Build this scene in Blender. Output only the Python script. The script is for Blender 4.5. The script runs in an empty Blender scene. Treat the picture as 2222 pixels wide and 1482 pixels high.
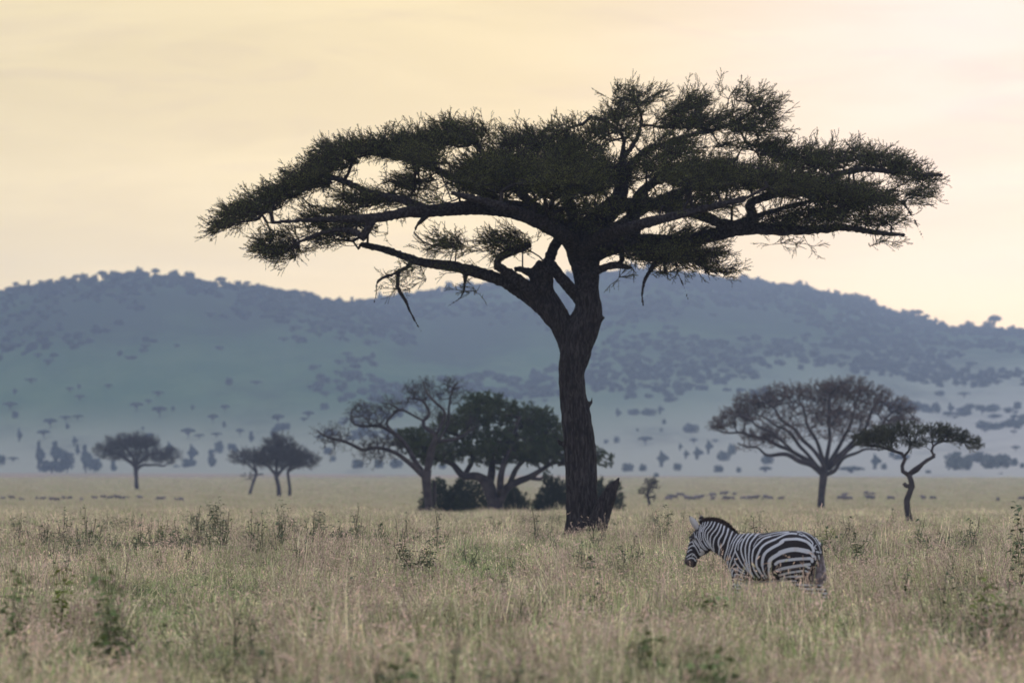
import bpy, math, random
import numpy as np
from mathutils import Vector, Matrix, noise as mnoise

# ---------------------------------------------------------------- camera, world, sun
sc = bpy.context.scene
F, CX, HZ, CAMH = 12344.0, 1111.0, 1000.0, 2.5      # focal length in photo pixels, principal column, horizon row, eye height
rng = np.random.default_rng(11)
random.seed(5)

cam_d = bpy.data.cameras.new('camera')
cam_d.sensor_width = 36.0
cam_d.lens = 200.0
cam_d.shift_y = (HZ - 741.0) / 2222.0
cam_d.clip_start = 0.5
cam_d.clip_end = 20000
cam_d.dof.use_dof = True
cam_d.dof.focus_distance = 119.0
cam_d.dof.aperture_fstop = 2.6
cam = bpy.data.objects.new('camera', cam_d)
sc.collection.objects.link(cam)
cam.location = (0, 0, CAMH)
cam.rotation_euler = (math.radians(90), 0, 0)
sc.camera = cam

sc.view_settings.view_transform = 'Standard'
sc.view_settings.look = 'None'
sc.view_settings.exposure = 0.0
sc.view_settings.gamma = 1.0
try:
    sc.cycles.use_denoising = True
    sc.cycles.volume_bounces = 1
    sc.cycles.max_bounces = 6
    sc.cycles.diffuse_bounces = 3
    sc.cycles.transparent_max_bounces = 8
    sc.cycles.sample_clamp_indirect = 4.0
except Exception:
    pass

SUN_EL, SUN_AZ = math.radians(6.0), math.radians(8.0)
S_DIR = Vector((math.sin(SUN_AZ) * math.cos(SUN_EL), math.cos(SUN_AZ) * math.cos(SUN_EL), math.sin(SUN_EL)))


def N(nt, typ, **kw):
    n = nt.nodes.new(typ)
    for k, v in kw.items():
        setattr(n, k, v)
    return n


def math_node(nt, op, a, b=None, clamp=False):
    n = N(nt, 'ShaderNodeMath', operation=op)
    n.use_clamp = clamp
    for i, v in enumerate((a, b)):
        if v is None:
            continue
        if isinstance(v, (int, float)):
            n.inputs[i].default_value = v
        else:
            nt.links.new(v, n.inputs[i])
    return n.outputs[0]


def mixc(nt, fac, a, b, blend='MIX'):
    n = N(nt, 'ShaderNodeMix', data_type='RGBA', blend_type=blend)
    for s, v in ((n.inputs['Factor'], fac), (n.inputs[6], a), (n.inputs[7], b)):
        if isinstance(v, (int, float)):
            s.default_value = v
        elif isinstance(v, tuple):
            s.default_value = (*v[:3], 1)
        else:
            nt.links.new(v, s)
    return n.outputs[2]


def maprange(nt, v, a, b, c=0.0, d=1.0, smooth=True):
    n = N(nt, 'ShaderNodeMapRange')
    n.interpolation_type = 'SMOOTHSTEP' if smooth else 'LINEAR'
    nt.links.new(v, n.inputs['Value'])
    n.inputs['From Min'].default_value = a
    n.inputs['From Max'].default_value = b
    n.inputs['To Min'].default_value = c
    n.inputs['To Max'].default_value = d
    return n.outputs[0]


world = bpy.data.worlds.new('World')
sc.world = world
world.use_nodes = True
wt = world.node_tree
wt.nodes.clear()
sky = N(wt, 'ShaderNodeTexSky')
sky.sky_type = 'NISHITA'
sky.sun_disc = False
sky.sun_elevation = SUN_EL
sky.sun_rotation = SUN_AZ
tc = N(wt, 'ShaderNodeTexCoord')
D = tc.outputs['Generated']
dotn = N(wt, 'ShaderNodeVectorMath', operation='DOT_PRODUCT')
wt.links.new(D, dotn.inputs[0])
dotn.inputs[1].default_value = S_DIR
dist = N(wt, 'ShaderNodeVectorMath', operation='DISTANCE')
wt.links.new(D, dist.inputs[0])
dist.inputs[1].default_value = (0.082, 0.992, 0.085)
# a high overcast deck: cream towards the low sun, blue-grey behind and overhead (values are for strength 0.1)
toward = maprange(wt, dotn.outputs['Value'], 0.55, 0.99)
SKY_BACK = (9.2, 9.7, 11.6)
SKY_CREAM = (8.15, 7.0, 4.0)
SKY_GLOW = (8.2, 7.4, 7.6)
deck = mixc(wt, toward, SKY_BACK, SKY_CREAM)
glow = maprange(wt, dist.outputs['Value'], 0.0, 0.092, 1.0, 0.0)
deck = mixc(wt, math_node(wt, 'MULTIPLY', glow, 0.95), deck, SKY_GLOW)
mp = N(wt, 'ShaderNodeMapping')
wt.links.new(D, mp.inputs['Vector'])
mp.inputs['Scale'].default_value = (14, 14, 70)
mp.inputs['Rotation'].default_value = (0, math.radians(-4), 0)
nz = N(wt, 'ShaderNodeTexNoise')
wt.links.new(mp.outputs[0], nz.inputs['Vector'])
nz.inputs['Scale'].default_value = 1.0
nz.inputs['Detail'].default_value = 5
nz.inputs['Distortion'].default_value = 0.6
streak = maprange(wt, nz.outputs['Fac'], 0.35, 0.65, 0.93, 1.07)
deck2 = N(wt, 'ShaderNodeVectorMath', operation='SCALE')
wt.links.new(deck, deck2.inputs[0])
wt.links.new(streak, deck2.inputs['Scale'])
sepd = N(wt, 'ShaderNodeSeparateXYZ')
wt.links.new(D, sepd.inputs[0])
mp2 = N(wt, 'ShaderNodeMapping')
wt.links.new(D, mp2.inputs['Vector'])
mp2.inputs['Scale'].default_value = (26, 26, 120)
mp2.inputs['Rotation'].default_value = (0, math.radians(5), 0)
mp2.inputs['Location'].default_value = (3.1, 0, 1.7)
nz2 = N(wt, 'ShaderNodeTexNoise')
wt.links.new(mp2.outputs[0], nz2.inputs['Vector'])
nz2.inputs['Scale'].default_value = 1.0
nz2.inputs['Detail'].default_value = 7
nz2.inputs['Roughness'].default_value = .55
nz2.inputs['Distortion'].default_value = 1.2
cloudy = math_node(wt, 'MULTIPLY', maprange(wt, nz2.outputs['Fac'], 0.46, 0.70), maprange(wt, sepd.outputs['Z'], 0.015, 0.075, 0.15, 0.75))
veil = N(wt, 'ShaderNodeVectorMath', operation='MULTIPLY')
deck2_a = deck2
wt.links.new(deck2_a.outputs[0], veil.inputs[0])
veil.inputs[1].default_value = (.90, .89, .97)
deck2 = N(wt, 'ShaderNodeVectorMath', operation='ADD')
wt.links.new(mixc(wt, cloudy, deck2_a.outputs[0], veil.outputs[0]), deck2.inputs[0])
low = maprange(wt, sepd.outputs['Z'], 0.0, 0.080, 1.42, 1.0)
deck3 = N(wt, 'ShaderNodeVectorMath', operation='SCALE')
wt.links.new(deck2.outputs[0], deck3.inputs[0])
wt.links.new(low, deck3.inputs['Scale'])
final = mixc(wt, 0.90, sky.outputs[0], deck3.outputs[0])
bg = N(wt, 'ShaderNodeBackground')
bg.inputs['Strength'].default_value = 0.1
wt.links.new(final, bg.inputs['Color'])
wo = N(wt, 'ShaderNodeOutputWorld')
wt.links.new(bg.outputs[0], wo.inputs['Surface'])

sun_d = bpy.data.lights.new('sun', 'SUN')
sun_d.energy = 0.9
sun_d.angle = math.radians(12)
sun_d.color = (1.0, 0.80, 0.58)
sun = bpy.data.objects.new('sun', sun_d)
sc.collection.objects.link(sun)
sun.rotation_euler = (-S_DIR).to_track_quat('-Z', 'Y').to_euler()

# ---------------------------------------------------------------- helpers


def gprof(d):
    return np.interp(d, [0, 150, 230, 330, 400, 600, 900, 1300, 9000],
                     [0, 0, -.35, -.9, -1.35, -2.3, -2.8, -2.8, -2.8])


def ground(x, y):
    b = gprof(y)
    return b + 0.05 * np.sin(x * .31 + 1.3) * np.sin(y * .23) + 0.03 * np.sin(x * .9 + y * .5)


def dist_for(py, grass=0.4):
    ds = np.linspace(40, 2500, 20000)
    f = HZ + F * (CAMH - gprof(ds) - grass) / ds
    return float(ds[np.argmin(np.abs(f - py))])


def W(px, py, d, dep=0.0):
    """photo column/row traced at distance d (+depth) -> metres"""
    r = d + dep
    return np.array([(px - CX) * r / F, r, CAMH + (HZ - py) * r / F])


def link(o, parent=None):
    sc.collection.objects.link(o)
    if parent is not None:
        o.parent = parent
    return o


def mesh_np(name, V, faces, mats, mi=None, smooth=False):
    """V (n,3); faces: list of int arrays (k,3)/(k,4)"""
    me = bpy.data.meshes.new(name)
    V = np.asarray(V, dtype=np.float32)
    fl = [np.asarray(f, dtype=np.int32) for f in faces if len(f)]
    me.vertices.add(len(V))
    me.vertices.foreach_set('co', V.ravel())
    loops = np.concatenate([f.ravel() for f in fl])
    sizes = np.concatenate([np.full(len(f), f.shape[1], np.int32) for f in fl])
    starts = np.concatenate([[0], np.cumsum(sizes)[:-1]]).astype(np.int32)
    me.loops.add(len(loops))
    me.loops.foreach_set('vertex_index', loops)
    me.polygons.add(len(sizes))
    me.polygons.foreach_set('loop_start', starts)
    me.polygons.foreach_set('loop_total', sizes)
    if mi is not None:
        me.polygons.foreach_set('material_index', np.asarray(mi, np.int32))
    if smooth:
        me.polygons.foreach_set('use_smooth', np.ones(len(sizes), bool))
    for m in mats:
        me.materials.append(m)
    me.update(calc_edges=True)
    me.validate()
    return me


def tag(o, label=None, cat=None, group=None, kind=None):
    for k, v in (('label', label), ('category', cat), ('group', group), ('kind', kind)):
        if v:
            o[k] = v
    return o


def thing(name, loc, label, cat, group=None, rz=0.0):
    e = bpy.data.objects.new(name, None)
    e.empty_display_size = 0.2
    e.location = loc
    e.rotation_euler = (0, 0, rz)
    link(e)
    return tag(e, label, cat, group)


def srgb(r, g, b):
    def f(c):
        c /= 255.0
        return c / 12.92 if c <= .04045 else ((c + .055) / 1.055) ** 2.4
    return (f(r), f(g), f(b))


def mat(name, c1, c2, scale=2.0, rough=0.85, bump=0.0, bscale=20.0, spec=0.25, inst=0.0, stretch=(1, 1, 1), lo=.35, hi=.65):
    m = bpy.data.materials.new(name)
    m.use_nodes = True
    nt = m.node_tree
    b = nt.nodes['Principled BSDF']
    b.inputs['Roughness'].default_value = rough
    b.inputs['Specular IOR Level'].default_value = spec
    t = N(nt, 'ShaderNodeTexCoord')
    mpn = N(nt, 'ShaderNodeMapping')
    mpn.inputs['Scale'].default_value = stretch
    nt.links.new(t.outputs['Object'], mpn.inputs['Vector'])
    n = N(nt, 'ShaderNodeTexNoise')
    n.inputs['Scale'].default_value = scale
    n.inputs['Detail'].default_value = 4
    nt.links.new(mpn.outputs[0], n.inputs['Vector'])
    f = maprange(nt, n.outputs['Fac'], lo, hi)
    col = mixc(nt, f, c1, c2)
    if inst:
        oi = N(nt, 'ShaderNodeObjectInfo')
        k = maprange(nt, oi.outputs['Random'], 0, 1, 1 - inst, 1 + inst, False)
        s = N(nt, 'ShaderNodeVectorMath', operation='SCALE')
        nt.links.new(col, s.inputs[0])
        nt.links.new(k, s.inputs['Scale'])
        col = s.outputs[0]
    nt.links.new(col, b.inputs['Base Color'])
    if bump:
        n2 = N(nt, 'ShaderNodeTexNoise')
        n2.inputs['Scale'].default_value = bscale
        n2.inputs['Detail'].default_value = 6
        nt.links.new(mpn.outputs[0], n2.inputs['Vector'])
        bp = N(nt, 'ShaderNodeBump')
        bp.inputs['Strength'].default_value = bump
        bp.inputs['Distance'].default_value = 0.05
        nt.links.new(n2.outputs['Fac'], bp.inputs['Height'])
        nt.links.new(bp.outputs[0], b.inputs['Normal'])
    return m


M = {}
M['bark'] = mat('acacia_bark', (.017, .014, .014), (.058, .050, .050), 15.0, .95, 1.0, 26, .15, lo=.38, hi=.72)
nt = M['bark'].node_tree
for n_ in nt.nodes:
    if n_.type == 'TEX_NOISE':
        n_.inputs['Distortion'].default_value = .9
        n_.inputs['Detail'].default_value = 8
mpb = [n_ for n_ in nt.nodes if n_.type == 'MAPPING'][0]
tcb = [n_ for n_ in nt.nodes if n_.type == 'TEX_COORD'][0]
sb = N(nt, 'ShaderNodeSeparateXYZ')
nt.links.new(tcb.outputs['Object'], sb.inputs[0])
zlo = math_node(nt, 'MULTIPLY', math_node(nt, 'MINIMUM', sb.outputs['Z'], 7.5), .20)
zhi = math_node(nt, 'MULTIPLY', math_node(nt, 'MAXIMUM', math_node(nt, 'SUBTRACT', sb.outputs['Z'], 7.5), 0.0), .8)
cb_ = N(nt, 'ShaderNodeCombineXYZ')
nt.links.new(sb.outputs['X'], cb_.inputs[0])
nt.links.new(sb.outputs['Y'], cb_.inputs[1])
nt.links.new(math_node(nt, 'ADD', zlo, zhi), cb_.inputs[2])
nt.links.new(cb_.outputs[0], mpb.inputs['Vector'])
M['twig'] = mat('acacia_twig', (.016, .012, .011), (.030, .023, .021), 3.0, .95)
M['leaf_main'] = mat('acacia_leaves', (.082, .094, .018), (.140, .150, .036), .9, .8)
M['bark_far'] = mat('far_bark', (.030, .025, .028), (.055, .045, .045), 2.0, .95)
M['leaf_small'] = mat('small_acacia_leaves', (.036, .046, .020), (.072, .080, .034), .8, .8)
M['leaf_green'] = mat('broad_leaves', (.034, .052, .020), (.064, .082, .034), .5, .8)
M['leaf_brown'] = mat('dry_leaves', (.130, .080, .062), (.195, .132, .102), .6, .85)
M['leaf_olive'] = mat('olive_leaves', (.036, .034, .022), (.058, .052, .034), .6, .85)
M['leaf_dark'] = mat('thicket_leaves', (.022, .034, .016), (.050, .066, .030), .6, .8)
M['leaf_hill'] = mat('hill_tree_leaves', (.042, .056, .042), (.064, .080, .056), .2, .85, inst=.2)
M['weed'] = mat('weed_leaves', (.060, .085, .035), (.105, .135, .060), 3.0, .6)
M['weed_near'] = mat('near_weed_leaves', (.110, .160, .045), (.200, .260, .085), 3.0, .6)
M['weed_bright'] = mat('bright_weed_leaves', (.130, .190, .025), (.200, .230, .040), 3.0, .6)
M['stem'] = mat('weed_stems', (.080, .085, .040), (.12, .10, .06), 3.0, .8)



ORD = ['first', 'second', 'third', 'fourth', 'fifth', 'sixth', 'seventh', 'eighth', 'ninth', 'tenth', 'eleventh', 'twelfth', 'thirteenth', 'fourteenth', 'fifteenth', 'sixteenth', 'seventeenth', 'eighteenth', 'nineteenth', 'twentieth']
ORD += [t_ + '-' + o_ for t_ in ('twenty', 'thirty', 'forty', 'fifty', 'sixty', 'seventy', 'eighty') for o_ in ORD[:9] + [ORD[9]]]


def name_in_order(todo, fmt):
    """todo: list of (px, object); the label counts from the left, which one can do in the picture"""
    todo.sort(key=lambda a_: a_[0])
    for i_, (_, o_) in enumerate(todo):
        o_['label'] = fmt.format(n=ORD[i_] if i_ else 'leftmost')


# tubes and growing ------------------------------------------------------------


def frustums(P0, P1, R0, R1, k=5):
    """vectorised open tubes"""
    P0, P1 = np.asarray(P0), np.asarray(P1)
    n = len(P0)
    d = P1 - P0
    L = np.linalg.norm(d, axis=1, keepdims=True) + 1e-9
    d = d / L
    ref = np.where(np.abs(d[:, 2:3]) > .9, np.array([[1., 0, 0]]), np.array([[0, 0, 1.]]))
    u = np.cross(d, ref)
    u /= np.linalg.norm(u, axis=1, keepdims=True)
    v = np.cross(d, u)
    a = np.linspace(0, 2 * np.pi, k, endpoint=False)
    ring = np.cos(a)[None, :, None] * u[:, None, :] + np.sin(a)[None, :, None] * v[:, None, :]
    A = P0[:, None, :] + ring * np.asarray(R0)[:, None, None]
    B = P1[:, None, :] + ring * np.asarray(R1)[:, None, None]
    V = np.concatenate([A, B], axis=1).reshape(-1, 3)
    base = (np.arange(n) * 2 * k)[:, None]
    i = np.arange(k)[None, :]
    j = (np.arange(k)[None, :] + 1) % k
    Q = np.stack([base + i, base + j, base + k + j, base + k + i], axis=-1).reshape(-1, 4)
    return V, Q


def catmull(P, step):
    P = np.asarray(P, float)
    if len(P) < 3:
        n = max(2, int(np.linalg.norm(P[-1] - P[0]) / step) + 1)
        t = np.linspace(0, 1, n)[:, None]
        return P[0] * (1 - t) + P[-1] * t
    Q = np.vstack([2 * P[0] - P[1], P, 2 * P[-1] - P[-2]])
    out = []
    for i in range(1, len(Q) - 2):
        p0, p1, p2, p3 = Q[i - 1:i + 3]
        n = max(1, int(np.linalg.norm((p2 - p1)[:3]) / step + .5))
        for t in np.arange(n) / n:
            out.append(.5 * ((2 * p1) + (-p0 + p2) * t + (2 * p0 - 5 * p1 + 4 * p2 - p3) * t ** 2 + (-p0 + 3 * p1 - 3 * p2 + p3) * t ** 3))
    out.append(Q[-2])
    return np.array(out)


def tube_mesh(P4, k=12, cap=True, lump=0.0):
    """P4 rows x,y,z,r -> verts, quads, tris"""
    P4 = np.asarray(P4)
    n = len(P4)
    P = P4[:, :3]
    T = np.gradient(P, axis=0)
    T /= np.linalg.norm(T, axis=1, keepdims=True) + 1e-9
    u = np.cross(T[0], [0, 1, 0.01])
    u /= np.linalg.norm(u) + 1e-9
    V = []
    a = np.linspace(0, 2 * np.pi, k, endpoint=False)
    ph = random.random() * 6
    for i in range(n):
        u = u - T[i] * np.dot(u, T[i])
        u /= np.linalg.norm(u) + 1e-9
        v = np.cross(T[i], u)
        r = P4[i, 3] * (1 + lump * (np.sin(2 * a + ph + i * .23) * .6 + np.sin(3 * a + i * .31) * .5))
        V.append(P[i] + (np.cos(a) * r)[:, None] * u + (np.sin(a) * r)[:, None] * v)
    V = np.vstack(V)
    Q = []
    for i in range(n - 1):
        for j in range(k):
            Q.append((i * k + j, i * k + (j + 1) % k, (i + 1) * k + (j + 1) % k, (i + 1) * k + j))
    Tt = []
    if cap:
        V = np.vstack([V, P[0], P[-1]])
        c0, c1 = n * k, n * k + 1
        for j in range(k):
            Tt.append((c0, (j + 1) % k, j))
            Tt.append((c1, (n - 1) * k + j, (n - 1) * k + (j + 1) % k))
    return V, np.array(Q), np.array(Tt).reshape(-1, 3)


def join_parts(parts):
    Vs, Qs, Ts, off = [], [], [], 0
    for V, Q, T in parts:
        Vs.append(V)
        if len(Q):
            Qs.append(Q + off)
        if len(T):
            Ts.append(T + off)
        off += len(V)
    return (np.vstack(Vs), np.vstack(Qs) if Qs else np.zeros((0, 4), int), np.vstack(Ts) if Ts else np.zeros((0, 3), int))


def remeshed(V, Q, T, voxel, smooth_it=0):
    me = mesh_np('tmp', V, [Q, T], [])
    o = bpy.data.objects.new('tmp', me)
    sc.collection.objects.link(o)
    r = o.modifiers.new('r', 'REMESH')
    r.mode = 'VOXEL'
    r.voxel_size = voxel
    if smooth_it:
        s = o.modifiers.new('s', 'SMOOTH')
        s.factor = .5
        s.iterations = smooth_it
    dg = bpy.context.evaluated_depsgraph_get()
    out = bpy.data.meshes.new_from_object(o.evaluated_get(dg))
    bpy.data.objects.remove(o)
    bpy.data.meshes.remove(me)
    return out


def bark_displace(me, amp, sc_xy, sc_z, origin=(0, 0, 0)):
    n = len(me.vertices)
    co = np.empty(n * 3, np.float32)
    no = np.empty(n * 3, np.float32)
    me.vertices.foreach_get('co', co)
    me.vertices.foreach_get('normal', no)
    co = co.reshape(-1, 3)
    no = no.reshape(-1, 3)
    dsp = np.empty(n, np.float32)
    for i in range(n):
        x, y, z = co[i]
        if z > 8.0:
            z = 8.0 + (z - 8.0) * 3.0
        a = mnoise.noise((x * sc_xy, y * sc_xy, z * sc_z))
        b = mnoise.noise((x * sc_xy * 2.3 + 7, y * sc_xy * 2.3, z * sc_z * 2.6))
        dsp[i] = (1 - abs(a) * 2.4) * .7 + b * .5
    co += no * (dsp * amp)[:, None]
    me.vertices.foreach_set('co', co.ravel())
    me.update()


def grow(limb_nodes, limb_r, pts, rmin, jit=.06, step=.38, wpath=.25, rmax=.09, up=.0, power=.42):
    """attach crown points to the limbs one by one -> nodes, parents, radii, dir at the points"""
    n0 = len(limb_nodes)
    cap = n0 + len(pts) * 5 + 10
    X = np.zeros((cap, 3))
    X[:n0] = limb_nodes
    par = np.full(cap, -1)
    path = np.zeros(cap)
    n = n0
    dmin = np.array([np.min(np.sum((limb_nodes - p) ** 2, axis=1)) for p in pts])
    order = np.argsort(dmin)
    leaf_idx = []
    for oi in order:
        p = pts[oi]
        dv = X[:n] - p
        d = np.sqrt(np.sum(dv ** 2, axis=1))
        cost = d + wpath * path[:n] + up * np.maximum(0, dv[:, 2])
        k = int(np.argmin(cost))
        dist = d[k]
        m = max(1, int(dist / step + .5))
        prev = k
        a = X[k].copy()
        for s in range(1, m + 1):
            t = s / m
            q = a * (1 - t) + p * t
            if s < m:
                q = q + np.random.normal(0, jit, 3) * min(1, dist)
                q[2] -= .10 * dist * math.sin(math.pi * t) * (.5 if up else .6)
            if n >= cap:
                break
            X[n] = q
            par[n] = prev
            path[n] = path[prev] + dist / m
            prev = n
            n += 1
        leaf_idx.append(prev)
    X, par = X[:n], par[:n]
    cnt = np.zeros(n)
    cnt[leaf_idx] += 1
    for i in range(n - 1, n0 - 1, -1):
        cnt[par[i]] += cnt[i]
    r = np.minimum(rmin * np.maximum(cnt, 1) ** power, rmax)
    return X, par, r, n0, np.array(leaf_idx)


def twig_mesh(X, par, r, n0, k=4):
    idx = np.arange(n0, len(X))
    p = par[idx]
    r0 = np.where(p < n0, r[idx] * 1.15, np.minimum(r[p], r[idx] * 1.5))
    return frustums(X[p], X[idx], r0, r[idx], k)


def spray_proto(length, nside, leaf, per, seed, spread=.5, wob=.14, flat=.6, twigr=.006, tight=.45):
    """a leafy twig growing along +z. returns verts, quads, matidx(0 leaf,1 twig)"""
    r = np.random.default_rng(seed)
    axes = []
    ax = []
    cur = np.zeros(3)
    dr = np.array([0, 0, 1.0])
    m = 6
    for i in range(m + 1):
        ax.append(cur.copy())
        dr = dr + r.normal(0, wob, 3)
        dr /= np.linalg.norm(dr)
        cur = cur + dr * length / m
    ax = np.array(ax)
    axes.append(ax)
    for s in range(nside):
        t = r.uniform(.1, .85)
        i = int(t * m)
        b = ax[i]
        ang = r.uniform(0, 2 * np.pi)
        side = np.array([math.cos(ang), math.sin(ang) * flat, 0])
        dv = side * spread * 1.6 + np.array([0, 0, 1.0])
        dv /= np.linalg.norm(dv)
        L = length * r.uniform(.25, .5) * (1.1 - t * .5)
        pts = [b]
        for q in range(3):
            dv = dv + r.normal(0, .12, 3)
            dv /= np.linalg.norm(dv)
            pts.append(pts[-1] + dv * L / 3)
        axes.append(np.array(pts))
    LV, TV = [], []
    TP0, TP1 = [], []
    for a in axes:
        for i in range(len(a) - 1):
            TP0.append(a[i]); TP1.append(a[i + 1])
            for q in range(per):
                c = a[i] + (a[i + 1] - a[i]) * r.random() + r.normal(0, leaf * tight, 3)
                x = r.normal(0, 1, 3); x /= np.linalg.norm(x)
                y = np.cross(x, r.normal(0, 1, 3)); y /= np.linalg.norm(y)
                l, w = leaf * r.uniform(.6, 1.2), leaf * r.uniform(.3, .6)
                LV += [c - x * l * .5, c + y * w * .5, c + x * l * .5, c - y * w * .5]
    LV = np.array(LV)
    nq = len(LV) // 4
    LQ = np.arange(nq * 4).reshape(-1, 4)
    TVv, TQ = frustums(np.array(TP0), np.array(TP1), np.full(len(TP0), twigr), np.full(len(TP0), twigr * .6), 3)
    V = np.vstack([LV, TVv])
    Q = np.vstack([LQ, TQ + len(LV)])
    mi = np.concatenate([np.zeros(nq, int), np.ones(len(TQ), int)])
    return V, Q, mi


def place_protos(protos, pos, dirs, scl):
    n = len(pos)
    pick = np.random.randint(0, len(protos), n)
    Vs, Qs, Ms, off = [], [], [], 0
    d = dirs / (np.linalg.norm(dirs, axis=1, keepdims=True) + 1e-9)
    rnd = np.random.normal(0, 1, (n, 3))
    u = np.cross(d, rnd)
    u /= np.linalg.norm(u, axis=1, keepdims=True) + 1e-9
    # keep the flat side of a spray roughly horizontal
    v = np.cross(d, u)
    for k, (V, Q, mi) in enumerate(protos):
        s = np.where(pick == k)[0]
        if not len(s):
            continue
        A = (V[None, :, 0:1] * u[s][:, None, :] + V[None, :, 1:2] * v[s][:, None, :] + V[None, :, 2:3] * d[s][:, None, :]) * scl[s][:, None, None] + pos[s][:, None, :]
        nv = len(V)
        Vs.append(A.reshape(-1, 3))
        Qs.append((Q[None] + (np.arange(len(s)) * nv)[:, None, None] + off).reshape(-1, 4))
        Ms.append(np.tile(mi, len(s)))
        off += len(s) * nv
    return np.vstack(Vs), np.vstack(Qs), np.concatenate(Ms)


def pad_points(pads, d, k, layers=None):
    """pads: (x0,x1,y0,y1,density[,depth,halfdepth]) photo-pixel boxes holding a flattened clump"""
    out = []
    m = d / F
    for p in pads:
        x0, x1, y0, y1, den = p[:5]
        if layers:
            x0, x1, y0, y1 = x0 + 28, x1 - 22, y0 + 27, y1 - 4
        dep = p[5] if len(p) > 5 else 0.0
        hd = p[6] if len(p) > 6 else (x1 - x0) * .5 * m * .8
        rise = p[7] if len(p) > 7 else 0.0            # pixels the clump climbs from left to right
        area = (x1 - x0) * (y1 - y0)
        n = max(3, int(area * den * k))
        q = np.random.normal(0, 1, (n, 3))
        q /= np.linalg.norm(q, axis=1, keepdims=True)
        q *= (np.random.random((n, 1)) ** .40)
        cx, cy = (x0 + x1) / 2, (y0 + y1) / 2
        if layers:
            ns = max(2, int(area / layers))
            c_ = np.random.normal(0, 1, (ns, 3))
            c_ /= np.linalg.norm(c_, axis=1, keepdims=True)
            c_ *= np.random.random((ns, 1)) ** .45 * [.92, .9, .90]
            sx, sz, sy = 42.0 / ((x1 - x0) / 2), 9.0 / ((y1 - y0) / 2), .75 / hd
            q2 = c_[np.random.randint(0, ns, n)] + np.clip(np.random.normal(0, 1, (n, 3)), -1.9, 1.9) * [min(sx, .5), min(sy, .6), min(sz, .5)]
            sel = np.random.random(n) < .45
            q = np.where(sel[:, None], q2, q)
            r_ = np.linalg.norm(q, axis=1, keepdims=True)
            q = np.where(r_ > 1.06, q / np.maximum(r_, 1e-6) * 1.04, q)
        for a in q:
            out.append(W(cx + a[0] * (x1 - x0) / 2, cy + a[2] * (y1 - y0) / 2 - a[0] * rise / 2, d, dep + a[1] * hd))
    return np.array(out)


def build_tree(name, label, cat, d, base_px, limbs, pads, dens, protos, leaf_mats, bark, scale=1.0, per=2,
               rmin=.008, group=None, rmax=.09, step=.38, jit=.06, voxel=None, lean_up=.35, crown=True, nside=8, wpath=.25, bark_amp=0, power=.42, layers=None, thin=1.0):
    m = d / F
    base = W(base_px[0], base_px[1], d)
    base[2] = float(ground(base[0], base[1]))
    t = thing(name, base, label, cat, group)
    parts, nodes, rads = [], [], []
    for L in limbs:
        P = []
        for q in L:
            dep = q[3] if len(q) > 3 else 0.0
            w = W(q[0], q[1], d, dep)
            P.append([*w, q[2] * m * thin])
        P4 = catmull(np.array(P), .16 if voxel else .3)
        P4[:, 3] = np.maximum(P4[:, 3], .004)
        if not voxel and len(P4) > 6:
            w_ = np.linspace(0, 1, len(P4)) * (1 - (np.linspace(0, 1, len(P4)) - .5) ** 2)
            for ax_ in (0, 1, 2):
                P4[:, ax_] += w_ * (.10 if P4[0, 2] > base[2] + .6 else .03) * min(1.3, d / 350) * np.sin(np.arange(len(P4)) * random.uniform(.5, .9) + random.uniform(0, 6))
        parts.append(tube_mesh(P4 - np.array([*base, 0]), k=14 if voxel else nside, lump=.07))
        nodes.append(P4[:, :3])
        rads.append(P4[:, 3])
    V, Q, T = join_parts(parts)
    if voxel:
        me = remeshed(V, Q, T, voxel, 3)
        if bark_amp:
            bark_displace(me, bark_amp, 5.5, 1.5)
        me.materials.append(bark)
        me.polygons.foreach_set('use_smooth', np.ones(len(me.polygons), bool))
    nodes = np.vstack(nodes)
    top = nodes[nodes[:, 2] > base[2] + (nodes[:, 2].max() - base[2]) * .28]
    pts = pad_points(pads, d, dens, layers)
    X, par, r, n0, li = grow(top, None, pts, rmin, rmax=rmax, step=step, jit=jit, wpath=wpath, power=power)
    TV, TQ = twig_mesh(X, par, r, n0)
    if voxel:
        bm = mesh_np('branches', TV - base, [TQ], [M['twig'] if bark is M['bark'] else bark])
        link(bpy.data.objects.new('branches', bm), t)
    else:
        nV = len(V)
        me = mesh_np('trunk', np.vstack([V, TV - base]), [np.vstack([Q, TQ + nV]), T], [bark], smooth=True)
    link(bpy.data.objects.new('trunk', me), t)
    if crown:
        idx = li
        ed = X[idx] - X[par[idx]]
        ed /= np.linalg.norm(ed, axis=1, keepdims=True) + 1e-9
        ctr = np.array([base[0], base[1], nodes[:, 2].mean()])
        out = X[idx] - ctr
        out[:, 2] *= .4
        out /= np.linalg.norm(out, axis=1, keepdims=True) + 1e-9
        pos = np.repeat(X[idx], per, axis=0)
        if layers:
            ed[:, 2] *= .35
            out[:, 2] *= .5
        dirs = np.repeat(ed * .5 + out * .75, per, axis=0) + np.random.normal(0, .42, (len(idx) * per, 3)) * ([1, 1, .62] if layers else [1, 1, 1])
        dirs[:, 2] += lean_up
        scl = np.random.uniform(.6, 1.25, len(pos)) * scale
        V, Q, mi = place_protos(protos, pos, dirs, scl)
        cm = mesh_np('crown', V - base, [Q], leaf_mats, mi)
        link(bpy.data.objects.new('crown', cm), t)
    return t


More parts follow.
